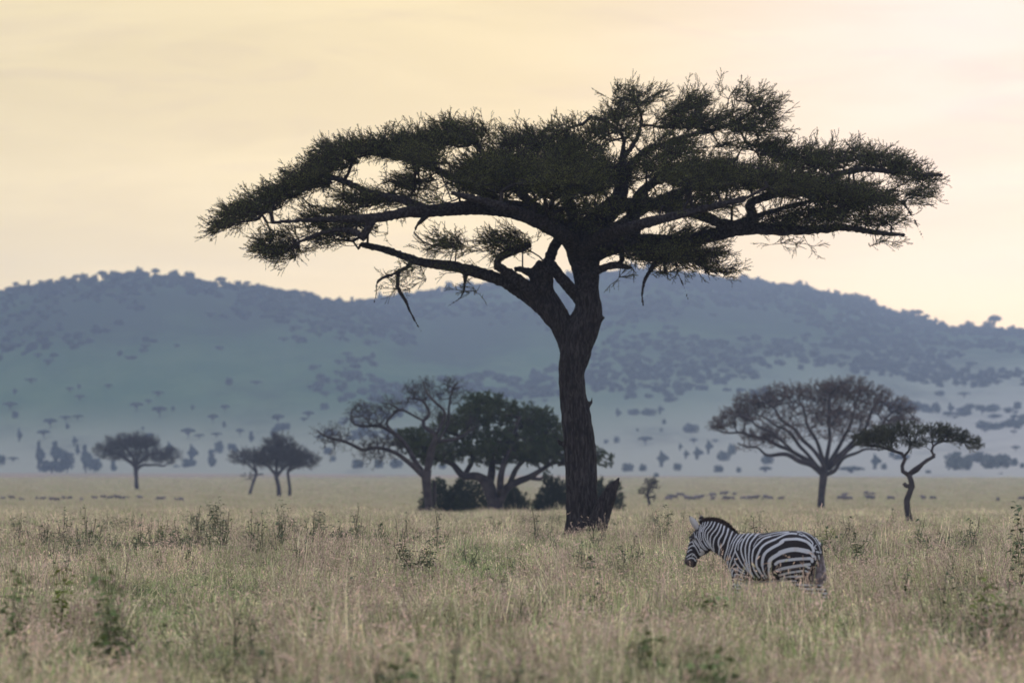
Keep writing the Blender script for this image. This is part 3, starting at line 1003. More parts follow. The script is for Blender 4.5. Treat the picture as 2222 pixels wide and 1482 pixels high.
build_tree('twisted_acacia', 'small thin-trunked twisted acacia with a flat dark green crown overlapping the brown fan tree', 'tree', dS, (1973, 1145), s_limbs, s_pads, .030,
           [spray_proto(.30, 6, .050, 1, 500 + i, .6) for i in range(6)], [M['leaf_small'], M['bark_far']], M['bark_far'], per=2, rmin=.006, rmax=.04, scale=.9, step=.2, jit=.03)

# left umbrella tree far on the plain
dL = dist_for(1062, .3)
build_tree('umbrella_tree', 'wide flat-crowned tree with a single thin trunk on the plain at far left', 'tree', dL, (297, 1064),
           [[(298, 1067, 6), (296, 1045, 4.5), (295, 1020, 5), (293, 1010, 5)], [(294, 1012, 4), (280, 1000, 3.5), (262, 988, 3), (240, 980, 2), (220, 975, 1.2)],
            [(296, 1018, 4), (308, 1010, 3), (325, 1008, 2.5), (350, 1010, 2), (370, 1005, 1.2)], [(294, 1010, 4), (300, 990, 3, 1), (310, 970, 2, 1)], [(293, 1010, 4), (320, 990, 3, -1), (345, 980, 1.5, -1)], [(294, 1010, 3), (285, 985, 3, -1), (265, 962, 2, -1)]],
           [(205, 285, 958, 996, 1.2), (228, 345, 941, 975, 1.3), (270, 350, 950, 985, 1.1), (325, 392, 968, 1010, .9), (215, 390, 978, 1003, .8)], .070, fine, [M['leaf_olive'], M['bark_far']], M['bark_far'],
           per=2, rmin=.018, rmax=.10, scale=1.6, step=.8, jit=.15, lean_up=.3)
# the trio
dM = dist_for(1076, .3)
build_tree('savanna_tree', 'tallest rounded middle tree of the three close together on the left plain', 'tree', dM, (606, 1080),
           [[(606, 1082, 6), (605, 1060, 4.5), (601, 1040, 4.5), (598, 1028, 4)], [(600, 1030, 4), (588, 1018, 3), (570, 1005, 2)], [(600, 1034, 4), (612, 1018, 3), (630, 1008, 2)], [(600, 1028, 3.5), (602, 1000, 3), (608, 970, 1.5)]],
           [(572, 640, 942, 990, 1.2), (550, 650, 965, 1018, 1.3), (590, 660, 985, 1020, .9)], .066, fine, [M['leaf_olive'], M['bark_far']], M['bark_far'], per=2, rmin=.018, rmax=.08, scale=1.4, step=.6, jit=.12,
           group='three trees standing together on the left plain')
build_tree('savanna_tree', 'leaning left tree of the three close together on the left plain', 'tree', dM + 60, (542, 1072),
           [[(541, 1076, 4), (546, 1058, 3), (552, 1040, 3), (556, 1022, 3), (550, 1005, 2.5)], [(556, 1025, 2.5), (540, 1008, 2), (520, 998, 1.2)], [(555, 1030, 2), (572, 1028, 1.2)]],
           [(497, 575, 975, 1012, 1.2), (535, 590, 985, 1015, .9), (528, 552, 1024, 1042, .5)], .066, fine, [M['leaf_olive'], M['bark_far']], M['bark_far'], per=2, rmin=.018, rmax=.08, scale=1.4, step=.6, jit=.12,
           group='three trees standing together on the left plain')
build_tree('savanna_tree', 'right tree of the three close together on the left plain with a straight thin trunk', 'tree', dM + 8, (628, 1078),
           [[(628, 1082, 4.5), (629, 1060, 3.2), (626, 1040, 3.2), (626, 1020, 3), (640, 1005, 2.5)], [(626, 1022, 2.5), (655, 1008, 2), (680, 1000, 1.2)]],
           [(620, 694, 980, 1020, 1.3), (610, 670, 965, 1010, .9)], .066, fine, [M['leaf_olive'], M['bark_far']], M['bark_far'], per=2, rmin=.018, rmax=.08, scale=1.3, step=.6, jit=.12,
           group='three trees standing together on the left plain')
dK = dist_for(1098, .3)
build_tree('young_tree', 'small tufted young tree on the plain between the big trunk and the zebra', 'tree', dK, (1408, 1103),
           [[(1409, 1107, 4), (1409, 1090, 3), (1406, 1075, 3), (1410, 1060, 2), (1413, 1048, 1)], [(1407, 1078, 2), (1396, 1068, 1.2)], [(1408, 1080, 2), (1420, 1076, 1)]],
           [(1398, 1430, 1037, 1060, 1.3), (1385, 1415, 1052, 1078, 1.2), (1408, 1425, 1070, 1084, .9), (1412, 1432, 1048, 1064, 1)], .055, [spray_proto(.28, 6, .055, 2, 500 + i, .6) for i in range(4)], [M['leaf_olive'], M['bark_far']], M['bark_far'],
           per=2, rmin=.010, rmax=.04, scale=.9, step=.3)

# ---------------------------------------------------------------- zebra
ZD = 88.0
ZM = F / ZD                                            # photo pixels per metre there
ZX, ZY = 1640.0, HZ + F * CAMH / ZD                    # column and row of the ground under it


def zp(px, py):
    return np.array([(px - ZX) / ZM, (ZY - py) / ZM])


def loft(rings, k=20, power=2.0):
    """rings: (x, z, ux, uz, half_a, half_y, y_off); half_a along (ux,uz) in the side plane, half_y sideways"""
    V = []
    a = np.linspace(0, 2 * np.pi, k, endpoint=False)
    for x, z, ux, uz, ha, hy, yo in rings:
        l = math.hypot(ux, uz)
        c, s = np.cos(a), np.sin(a)
        c = np.sign(c) * np.abs(c) ** (2 / power)
        s = np.sign(s) * np.abs(s) ** (2 / power)
        V.append(np.stack([x + ux / l * ha * c, yo + hy * s, z + uz / l * ha * c], -1))
    n = len(V)
    V = np.vstack(V)
    Q = [(i * k + j, i * k + (j + 1) % k, (i + 1) * k + (j + 1) % k, (i + 1) * k + j) for i in range(n - 1) for j in range(k)]
    r0, r1 = rings[0], rings[-1]
    V = np.vstack([V, [r0[0], r0[6], r0[1]], [r1[0], r1[6], r1[1]]])
    T = []
    for j in range(k):
        T.append((n * k, (j + 1) % k, j))
        T.append((n * k + 1, (n - 1) * k + j, (n - 1) * k + (j + 1) % k))
    return V, np.array(Q), np.array(T)


def smooth_rings(R, sub=4):
    R = np.array(R, float)
    Q = np.vstack([2 * R[0] - R[1], R, 2 * R[-1] - R[-2]])
    out = []
    for i in range(1, len(Q) - 2):
        p0, p1, p2, p3 = Q[i - 1:i + 3]
        for t in np.arange(sub) / sub:
            out.append(.5 * ((2 * p1) + (-p0 + p2) * t + (2 * p0 - 5 * p1 + 4 * p2 - p3) * t ** 2 + (-p0 + 3 * p1 - 3 * p2 + p3) * t ** 3))
    out.append(Q[-2])
    out = np.array(out)
    out[:, 4:6] = np.maximum(out[:, 4:6], .004)
    return out


def span(t, b, hy, yo=0.0):
    """ring between a top pixel and a bottom pixel"""
    T_, B_ = zp(*t), zp(*b)
    c = (T_ + B_) / 2
    u = T_ - B_
    l = np.linalg.norm(u)
    return [c[0], c[1], u[0] / l, u[1] / l, l / 2, hy, yo]


q5 = lambda x, y: (1440 + x / 5.555, 1080 + y / 5.555)
S5 = lambda t, b, hy, yo=0.0: span(q5(*t), q5(*b), hy, yo)
trunk_r = [S5((1905, 600), (1915, 690), .05), S5((1895, 560), (1895, 760), .14), S5((1850, 505), (1850, 860), .20), S5((1770, 450), (1790, 930), .245), S5((1660, 415), (1680, 980), .265), S5((1520, 410), (1520, 1010), .275),
           S5((1360, 420), (1360, 1030), .295), S5((1200, 440), (1200, 1040), .30), S5((1060, 443), (1050, 1040), .28), S5((960, 445), (930, 1020), .245), S5((890, 455), (840, 960), .21), S5((850, 470), (790, 880), .16), S5((840, 480), (770, 850), .10)]
neck_r = [S5((960, 470), (860, 960), .20), S5((900, 455), (800, 870), .185), S5((845, 420), (748, 795), .155), S5((780, 372), (690, 735), .13), S5((700, 325), (625, 690), .115), S5((620, 297), (575, 665), .105), S5((540, 290), (548, 655), .10), S5((480, 300), (520, 640), .095), S5((440, 330), (500, 620), .07)]
head_r = [S5((430, 330), (555, 560), .08), S5((400, 370), (560, 630), .10), S5((360, 420), (545, 672), .108), S5((325, 475), (505, 700), .105), S5((305, 540), (455, 722), .09), S5((290, 600), (430, 745), .078),
          S5((275, 660), (408, 775), .068), S5((258, 720), (395, 800), .064), S5((243, 775), (390, 825), .066), S5((246, 810), (375, 850), .058), S5((275, 835), (345, 862), .035)]


def leg(pts):
    """pts: x, z metres, half width, sideways half width, y"""
    R = []
    for i, (x, z, a, b, y) in enumerate(pts):
        p0, p1 = pts[max(0, i - 1)], pts[min(len(pts) - 1, i + 1)]
        tx, tz = p1[0] - p0[0], p1[1] - p0[1]
        l = math.hypot(tx, tz) + 1e-9
        R.append([x, z, -tz / l if tz < 0 else tz / l, (tx / l if tz < 0 else -tx / l), a, b, y])
    return R


xf = zp(*q5(905, 0))[0]
xh = zp(*q5(1690, 0))[0]
legs = [
    leg([(xf + .04, .82, .15, .09, -.12), (xf, .66, .10, .07, -.13), (xf - .02, .52, .065, .055, -.13), (xf - .03, .40, .05, .045, -.13), (xf - .02, .24, .034, .032, -.13), (xf - .03, .11, .032, .032, -.13), (xf - .05, .05, .045, .045, -.13), (xf - .06, 0.0, .055, .05, -.13)]),
    leg([(xf + .04, .82, .15, .09, .12), (xf + .06, .66, .10, .07, .13), (xf + .11, .52, .065, .055, .13), (xf + .16, .40, .05, .045, .13), (xf + .20, .24, .034, .032, .13), (xf + .23, .11, .032, .032, .13), (xf + .22, .05, .045, .045, .13), (xf + .21, 0.0, .055, .05, .13)]),
    leg([(xh - .02, .90, .24, .12, -.12), (xh - .04, .72, .19, .10, -.14), (xh + .02, .58, .11, .075, -.14), (xh + .12, .46, .06, .05, -.13), (xh + .15, .40, .052, .042, -.13), (xh + .12, .24, .036, .034, -.13), (xh + .09, .11, .034, .034, -.13), (xh + .06, .05, .046, .045, -.13), (xh + .05, 0, .056, .05, -.13)]),
    leg([(xh + .02, .90, .24, .12, .12), (xh + .06, .72, .19, .10, .14), (xh + .14, .58, .11, .075, .14), (xh + .26, .48, .06, .05, .13), (xh + .31, .42, .052, .042, .13), (xh + .33, .25, .036, .034, .13), (xh + .31, .12, .034, .034, .13), (xh + .28, .05, .046, .045, .13), (xh + .27, 0, .056, .05, .13)]),
]
parts = [loft(smooth_rings(trunk_r), 28, 2.15), loft(smooth_rings(neck_r), 24), loft(smooth_rings(head_r), 24)]
for L in legs:
    parts.append(loft(smooth_rings(L), 14))
# shoulder, haunch and cheek muscles
for (cx_, cy_), rx, rz, ry, yo in (((905, 760), .17, .30, .10, .17), ((1680, 740), .26, .33, .12, .17), ((470, 600), .09, .10, .05, .065), ((345, 500), .05, .04, .03, .09)):
    c = zp(*q5(cx_, cy_))
    for s in (-1, 1):
        parts.append(loft(smooth_rings([[c[0], c[1] - rz, 1, 0, .01, .01, s * yo], [c[0], c[1] - rz * .8, 1, 0, rx * .6, ry * .6, s * yo], [c[0], c[1], 1, 0, rx, ry, s * yo], [c[0], c[1] + rz * .8, 1, 0, rx * .6, ry * .6, s * yo], [c[0], c[1] + rz, 1, 0, .01, .01, s * yo]]), 16))
V, Q, T = join_parts(parts)
zme = remeshed(V, Q, T, .0105, 6)
# finer mesh so that the coat pattern has clean edges
zo = bpy.data.objects.new('tmp', zme)
sc.collection.objects.link(zo)
sm = zo.modifiers.new('s', 'SUBSURF')
sm.levels = 1
zbody = bpy.data.meshes.new_from_object(zo.evaluated_get(bpy.context.evaluated_depsgraph_get()))
bpy.data.objects.remove(zo)

A_ = lambda x, y: (1470 + x / 13.8875, 1110 + y / 13.8875)
B_ = lambda x, y: (1470 + x / 13.8875, 1180 + y / 13.8875)
C_ = lambda x, y: (1560 + x / 13.8875, 1140 + y / 13.8875)
D_ = lambda x, y: (1680 + x / 13.8875, 1140 + y / 13.8875)
F_ = lambda x, y: (1680 + x / 13.8875, 1200 + y / 13.8875)
E_ = lambda x, y: (1560 + x / 13.8875, 1200 + y / 13.8875)
white = [
    (A_, 24, [(700, 300), (700, 395), (690, 480), (665, 620), (655, 760), (680, 880), (740, 990), (830, 1120), (900, 1200)]),
    (A_, 20, [(770, 300), (760, 400), (740, 490), (715, 560), (700, 700), (715, 820), (740, 910)]),
    (A_, 27, [(850, 200), (845, 290), (825, 420), (790, 510), (740, 590), (735, 640)]),
    (A_, 28, [(935, 200), (930, 290), (900, 430), (840, 510), (790, 600), (775, 720), (785, 850), (830, 960), (900, 1070), (970, 1150)]),
    (A_, 30, [(1060, 220), (1050, 290), (1000, 430), (930, 530), (860, 620), (835, 740), (850, 850), (900, 960), (960, 1060), (1010, 1140), (1100, 1260)]),
    (A_, 34, [(1150, 250), (1135, 350), (1080, 500), (1000, 610), (930, 700), (915, 830), (935, 940), (990, 1050), (1050, 1150), (1120, 1270)]),
    (A_, 36, [(1260, 300), (1245, 390), (1190, 540), (1110, 650), (1040, 740), (1000, 850), (1000, 960), (1015, 1050)]),
    (A_, 38, [(1340, 330), (1325, 440), (1280, 600), (1220, 720), (1140, 830), (1105, 950), (1090, 1080), (1110, 1200)]),
    (A_, 46, [(1440, 380), (1420, 470), (1390, 660), (1330, 780), (1270, 880), (1250, 1000), (1270, 1090), (1285, 1150), (1255, 1300), (1250, 1400), (1270, 1500)]),
    (A_, 46, [(1560, 440), (1540, 560), (1510, 720), (1450, 880), (1400, 1010), (1330, 1090), (1290, 1150)]),
    (A_, 42, [(1700, 560), (1650, 700), (1610, 830), (1560, 990), (1530, 1142), (1450, 1372), (1420, 1512)]),
    (A_, 26, [(1800, 690), (1780, 740), (1700, 880), (1650, 1000), (1610, 1120), (1560, 1300), (1510, 1500), (1480, 1680)]),
    (A_, 34, [(1920, 690), (1890, 740), (1800, 860), (1740, 990), (1700, 1130), (1640, 1300), (1580, 1480), (1540, 1700)]),
    (A_, 36, [(2060, 660), (2020, 710), (1930, 830), (1850, 960), (1810, 1080), (1790, 1200), (1850, 1330), (1920, 1470), (1990, 1600), (2080, 1720), (2160, 1830)]),
    (A_, 24, [(1990, 850), (1920, 950), (1885, 1050), (1875, 1190)]),
    (A_, 34, [(1790, 1220), (1740, 1350), (1700, 1450), (1640, 1600), (1600, 1750), (1610, 1900)]),
    (B_, 42, [(1780, 480), (1800, 590), (1870, 680), (1950, 780), (2060, 860)]),
    (B_, 26, [(1780, 610), (1730, 680), (1680, 800), (1640, 880)]),
    (B_, 46, [(1690, 1000), (1690, 900), (1750, 800), (1810, 770), (1880, 820), (1960, 880), (2060, 930)]),
    (B_, 50, [(1760, 1020), (1780, 960), (1860, 950), (1960, 980), (2100, 1020)]),
    (B_, 34, [(1740, 1130), (1800, 1080), (1900, 1090), (2000, 1120)]), (B_, 34, [(1740, 1220), (1820, 1190), (1950, 1200)]), (B_, 34, [(1760, 1310), (1880, 1290), (1980, 1300)]),
    (C_, 44, [(930, 220), (910, 270), (830, 400), (760, 540), (720, 700), (720, 800), (760, 950), (820, 1100), (900, 1300), (980, 1450), (1050, 1560)]),
    (C_, 42, [(1070, 240), (1030, 300), (940, 400), (890, 520), (850, 680), (850, 830), (870, 1000), (910, 1200), (960, 1400), (1040, 1560)]),
    (C_, 42, [(1240, 270), (1190, 300), (1090, 420), (1010, 540), (980, 650), (970, 800), (960, 950), (970, 1150), (1010, 1400), (1100, 1600)]),
    (C_, 22, [(2130, 225), (1900, 240), (1700, 270), (1450, 330), (1320, 380), (1200, 470), (1150, 560), (1100, 660)]),
    (C_, 14, [(1180, 285), (1090, 340)]), (C_, 14, [(1330, 320), (1240, 360)]),
    (C_, 46, [(1600, 360), (1400, 430), (1280, 540), (1180, 650), (1110, 740), (1080, 860), (1065, 1000), (1070, 1150), (1110, 1330), (1180, 1480), (1260, 1600)]),
    (D_, 24, [(460, 235), (300, 270), (200, 300), (0, 345), (-67, 360)]),
    (C_, 60, [(1750, 450), (1600, 510), (1450, 590), (1330, 710), (1260, 850), (1210, 980), (1190, 1120), (1200, 1250), (1270, 1400), (1380, 1560)]),
    (D_, 44, [(83, 450), (200, 390), (360, 310), (480, 280), (600, 275), (710, 285)]),
    (D_, 30, [(780, 305), (870, 335), (970, 350), (1080, 430), (1160, 500), (1210, 570), (1200, 640)]), (D_, 16, [(720, 235), (850, 270), (960, 330)]),
    (C_, 84, [(1980, 520), (1900, 575), (1800, 630), (1650, 710), (1500, 820), (1420, 930), (1380, 1080), (1370, 1230)]),
    (D_, 76, [(233, 550), (300, 490), (400, 455), (600, 440), (750, 440), (900, 470), (1050, 530), (1150, 620), (1220, 720), (1240, 800)]),
    (C_, 110, [(1950, 845), (1800, 930), (1650, 1030), (1595, 1110), (1580, 1260)]),
    (D_, 130, [(233, 860), (300, 830), (500, 770), (700, 750), (900, 775), (1080, 815)]), (D_, 95, [(1080, 815), (1180, 865), (1235, 950)]),
    (D_, 85, [(100, 1190), (200, 1120), (400, 1080), (600, 1055), (800, 1035), (1000, 1025), (1180, 1030), (1200, 1110)]),
    (D_, 85, [(130, 1390), (300, 1330), (500, 1290), (700, 1255), (900, 1225), (1120, 1200)]),
    (F_, 62, [(200, 700), (300, 670), (500, 620), (700, 590), (900, 560)]), (F_, 56, [(220, 810), (450, 745), (700, 730), (900, 720)]), (F_, 50, [(230, 920), (450, 880), (700, 870)]), (F_, 44, [(260, 1010), (480, 980), (700, 970)]),
    (E_, 50, [(1370, 420), (1410, 600), (1480, 760)]), (E_, 60, [(1580, 400), (1560, 600), (1600, 800)]), (E_, 40, [(1250, 480), (1330, 640), (1420, 800)]),
    (D_, 40, [(1290, 960), (1300, 1060)]), (D_, 34, [(1380, 930), (1400, 1080)]), (D_, 40, [(1330, 1150), (1440, 1180)]), (D_, 40, [(1300, 1290), (1420, 1320)]), (D_, 60, [(1400, 560), (1450, 640)]), (D_, 50, [(1330, 820), (1380, 840)]), (F_, 60, [(1000, 420), (1120, 470)]), (F_, 50, [(1000, 560), (1120, 620)]),
    (D_, 15, [(700, 215), (850, 215), (1000, 270), (1130, 340), (1240, 440), (1320, 560), (1380, 650), (1420, 800), (1450, 880)]),
    (D_, 18, [(1250, 400), (1330, 490), (1390, 600)]), (D_, 26, [(1300, 620), (1260, 670), (1310, 740)]), (D_, 55, [(1470, 700), (1480, 780), (1440, 850)]),
    # head
    (A_, 30, [(455, 930), (520, 1060), (600, 1190), (660, 1330)]), (A_, 32, [(480, 880), (560, 990), (660, 1120), (740, 1240)]), (A_, 20, [(530, 880), (600, 980), (690, 1090)]),
    (A_, 26, [(560, 780), (640, 900), (700, 1020), (780, 1130), (860, 1200)]), (A_, 90, [(720, 1210), (780, 1270), (700, 1330)]),
    (A_, 26, [(320, 1010), (380, 980), (450, 950)]), (A_, 32, [(320, 1140), (400, 1090), (480, 1060), (500, 1080)]), (A_, 30, [(300, 1260), (360, 1210), (430, 1190)]),
    (A_, 28, [(270, 1410), (380, 1340), (450, 1310), (520, 1340)]), (A_, 14, [(320, 855), (440, 855)]), (A_, 16, [(470, 640), (520, 720), (545, 840)]), (A_, 14, [(600, 640), (580, 740), (600, 830)]), (A_, 20, [(500, 580), (580, 560), (640, 500)]),
    (B_, 34, [(290, 510), (400, 465), (490, 480), (550, 560)]), (B_, 20, [(560, 420), (590, 500)]), (B_, 22, [(440, 400), (500, 380), (560, 440)]),
]
nv = len(zbody.vertices)
co = np.empty(nv * 3, np.float32)
zbody.vertices.foreach_get('co', co)
co = co.reshape(-1, 3)
ppx = co[:, 0] * ZM + ZX
ppy = ZY - co[:, 2] * ZM
wh = np.full(nv, -9.0)
for fn, wd, P in white:
    P = np.array([fn(*p) for p in P])
    w = wd / 13.8875 / 2
    C4 = catmull(P, 1.5)
    for a, b in zip(C4[:-1], C4[1:]):
        ab = b - a
        L2 = ab @ ab + 1e-9
        t = np.clip(((ppx - a[0]) * ab[0] + (ppy - a[1]) * ab[1]) / L2, 0, 1)
        d = np.hypot(ppx - a[0] - ab[0] * t, ppy - a[1] - ab[1] * t)
        wh = np.maximum(wh, w - d)
z = co[:, 2]
# lower legs: narrow rings; belly: pale with stripes reaching down
legz = z < .60
ringv = np.sin(z * 2 * np.pi / .060 + co[:, 0] * 6)
whf = np.clip(wh * 1.9 + .38, 0, 1)
whf = np.where(legz & (wh < -.3), np.clip(ringv * 2 + .6, 0, 1), whf)
belly = np.clip((.70 - z) / .05, 0, 1) * (np.abs(co[:, 1]) < .12) * ((co[:, 0] > -.55) & (co[:, 0] < .5))
whf = np.maximum(whf, belly)
whf[z < .05] = 0
# dark muzzle
mz = B_(300, 640)
md = np.hypot(ppx - mz[0], (ppy - mz[1]))
muzzle = np.clip((14.0 - np.hypot(ppx - 1491.5, ppy - 1228)) / 3, 0, 1)
fore = np.clip((ppx - 1470 - (340 + (860 - (ppy - 1110) * 13.8875) * .25) / 13.8875), -1, 1)
cw = np.array([.47, .48, .50])
cb = np.array([.018, .014, .015])
cm_ = np.array([.070, .050, .045])
colr = cb[None] * (1 - whf[:, None]) + cw[None] * whf[:, None]
colr = colr * (1 - muzzle[:, None] * .88) + cm_[None] * muzzle[:, None] * .88
gcol = np.ones((nv, 4), np.float32)
gcol[:, :3] = colr
at = zbody.color_attributes.new('coat', 'FLOAT_COLOR', 'POINT')
at.data.foreach_set('color', gcol.ravel())
zm = bpy.data.materials.new('zebra_coat')
zm.use_nodes = True
nt = zm.node_tree
b = nt.nodes['Principled BSDF']
b.inputs['Roughness'].default_value = .75
b.inputs['Specular IOR Level'].default_value = .2
b.inputs['Sheen Weight'].default_value = .1
ca = N(nt, 'ShaderNodeAttribute', attribute_name='coat')
tcn = N(nt, 'ShaderNodeTexCoord')
nzn = N(nt, 'ShaderNodeTexNoise')
nzn.inputs['Scale'].default_value = 9
nzn.inputs['Detail'].default_value = 5
nt.links.new(tcn.outputs['Object'], nzn.inputs['Vector'])
nt.links.new(mixc(nt, maprange(nt, nzn.outputs['Fac'], .45, .75, 0, .45), ca.outputs['Color'], mixc(nt, 1.0, ca.outputs['Color'], (.80, .66, .56), 'MULTIPLY')), b.inputs['Base Color'])
zbody.materials.append(zm)
zbody.polygons.foreach_set('use_smooth', np.ones(len(zbody.polygons), bool))
zloc = ((ZX - CX) / ZM, ZD, 0.0)
zeb = thing('zebra', zloc, 'zebra with bold black and white stripes wading through tall grass with its head lowered', 'zebra', rz=math.radians(-9))
zeb.location.z = float(ground(zloc[0], zloc[1]))
link(bpy.data.objects.new('body', zbody), zeb)

M['mane'] = mat('mane_hair', (.022, .015, .014), (.055, .036, .030), 14, .9)
M['tail'] = mat('tail_hair', (.22, .18, .19), (.44, .38, .39), 16, .9)
M['ear'] = mat('ear_fur', (.28, .27, .27), (.42, .40, .39), 6, .85)
M['ear_dark'] = mat('ear_dark_fur', (.030, .025, .025), (.06, .05, .05), 6, .85)
M['eye'] = mat('eye', (.006, .005, .005), (.01, .008, .008), 5, .15, spec=.6)
M['hoof'] = mat('hoof', (.03, .028, .026), (.05, .045, .04), 5, .6)
# mane: thousands of short upright hairs along the crest
crest = np.array([zp(*q5(*p)) for p in [(455, 330), (500, 305), (560, 300), (640, 312), (720, 345), (790, 395), (850, 445), (890, 465)]])
crest = catmull(crest, .01)
n = 2600
k = np.random.randint(0, len(crest) - 1, n)
c0 = crest[k] + (crest[k + 1] - crest[k]) * np.random.random((n, 1))
tg = crest[k + 1] - crest[k]
tg /= np.linalg.norm(tg, axis=1, keepdims=True) + 1e-9
nrm = np.stack([-tg[:, 1], tg[:, 0]], -1)
nrm *= np.sign(nrm[:, 1:2])
t_ = k / len(crest)
Lh = (.070 * np.sin(np.pi * np.clip(t_ * .80 + .18, 0, 1)) ** .6 + .01) * np.random.uniform(.75, 1.1, n)
y0 = np.random.normal(0, .013, n)
P0 = np.stack([c0[:, 0], y0, c0[:, 1] - .03], -1)
P1 = P0 + np.stack([nrm[:, 0] * (Lh + .01), np.random.normal(0, .008, n), nrm[:, 1] * (Lh + .01)], -1) + np.random.normal(0, .010, (n, 3)) * [1, 0, 1]
mV, mQ = frustums(P0, P1, np.full(n, .0055), np.full(n, .0015), 3)
link(bpy.data.objects.new('mane', mesh_np('mane', mV, [mQ], [M['mane']])), zeb)
# tail: striped dock and long tuft
dock = [S5((1868, 590), (1895, 590), .028)]
tl = catmull(np.array([[*zp(*q5(1868, 570)), .034], [*zp(*q5(1880, 660)), .036], [*zp(*q5(1885, 720)), .030], [*zp(*q5(1880, 800)), .022]]), .02)
tP = np.stack([tl[:, 0] + .02, np.full(len(tl), -.02), tl[:, 1], tl[:, 2]], -1)
V, Q, T = tube_mesh(tP, 12)
tail = link(bpy.data.objects.new('tail', mesh_np('tail', V, [Q, T], [M['ear_dark']], smooth=True)), zeb)
n = 900
s0 = zp(*q5(1885, 700)); s1 = zp(*q5(1865, 1010))
rt = np.random.random(n)
P0 = np.stack([s0[0] + .02 + np.random.normal(0, .016, n), -.02 + np.random.normal(0, .02, n), s0[1] - rt * .16], -1)
P2 = np.stack([s1[0] + np.random.normal(0, .055, n), -.03 + np.random.normal(0, .035, n), s1[1] - np.random.random(n) * .12 + .05], -1)
P1 = (P0 + P2) / 2 + np.stack([np.random.normal(0, .03, n) - .01, np.random.normal(0, .02, n), np.zeros(n)], -1)
aV, aQ = frustums(P0, P1, np.full(n, .004), np.full(n, .0045), 3)
bV, bQ = frustums(P1, P2, np.full(n, .0045), np.full(n, .001), 3)
link(bpy.data.objects.new('tuft', mesh_np('tuft', np.vstack([aV, bV]), [np.vstack([aQ, bQ + len(aV)])], [M['tail']])), tail)


def ear(base, tip, w, y0, y1, open_face):
    """a cupped leaf-shaped ear"""
    V, n, k = [], 12, 9
    b3 = np.array([*zp(*q5(*base)), 0]); t3 = np.array([*zp(*q5(*tip)), 0])
    b3 = np.array([b3[0], y0, b3[1]]); t3 = np.array([t3[0], y1, t3[1]])
    ax = t3 - b3
    L = np.linalg.norm(ax); ax /= L
    side = np.cross(ax, [0, open_face, 0]); side /= np.linalg.norm(side)
    fr = np.cross(side, ax)
    for i in range(n + 1):
        t = i / n
        hw = w * (math.sin(math.pi * min(1, t * .82 + .18)) ** .7) * (1 - t ** 4 * .3) + .002
        for j in range(k):
            a = (j / (k - 1) - .5) * 2
            V.append(b3 + ax * L * t + side * a * hw + fr * (a * a) * hw * .75)
    V = np.array(V)
    Q = [(i * k + j, i * k + j + 1, (i + 1) * k + j + 1, (i + 1) * k + j) for i in range(n) for j in range(k - 1)]
    V2 = V + fr * .008
    m = len(V)
    Q2 = [(d_ + m, c_ + m, b_ + m, a_ + m) for a_, b_, c_, d_ in Q]
    Rim = [(i * k, (i + 1) * k, (i + 1) * k + m, i * k + m) for i in range(n)] + [(i * k + k - 1 + m, (i + 1) * k + k - 1 + m, (i + 1) * k + k - 1, i * k + k - 1) for i in range(n)]
    QQ = np.array(Q + Q2 + Rim)
    tt = np.array([((V[q[0] % m] - b3) @ ax) / L for q in QQ])
    mi = (tt > .86).astype(int) if open_face > 0 else ((tt > .55) & (tt < .85)).astype(int)
    return mesh_np('ear', np.vstack([V, V2]), [QQ], [M['ear'], M['ear_dark']], mi, smooth=True)


link(bpy.data.objects.new('ear', ear((412, 395), (308, 232), .050, -.055, -.085, 1)), zeb)
link(bpy.data.objects.new('ear', ear((452, 330), (446, 226), .042, .055, .075, -1)), zeb)
for s in (-1, 1):
    c = zp(*q5(352, 505))
    V, Q, T = loft(smooth_rings([[c[0] - .0, c[1] - .016, 1, 0, .002, .002, s * .105], [c[0], c[1] - .009, 1, 0, .018, .016, s * .105], [c[0], c[1], 1, 0, .022, .02, s * .105], [c[0], c[1] + .009, 1, 0, .018, .016, s * .105], [c[0], c[1] + .016, 1, 0, .002, .002, s * .105]], 2), 12)
    link(bpy.data.objects.new('eye', mesh_np('eye', V, [Q, T], [M['eye']], smooth=True)), zeb)
    c = zp(*q5(268, 800))
    V, Q, T = loft(smooth_rings([[c[0], c[1] - .022, 1, 0, .002, .002, s * .05], [c[0], c[1], 1, 0, .010, .012, s * .055], [c[0] + .006, c[1] + .022, 1, 0, .002, .002, s * .05]], 3), 10)
    link(bpy.data.objects.new('nostril', mesh_np('nostril', V, [Q, T], [M['eye']], smooth=True)), zeb)

# ---------------------------------------------------------------- the distant herd
M['hide'] = mat('dark_hide', (.110, .094, .100), (.16, .14, .14), 3, .9, inst=.25)


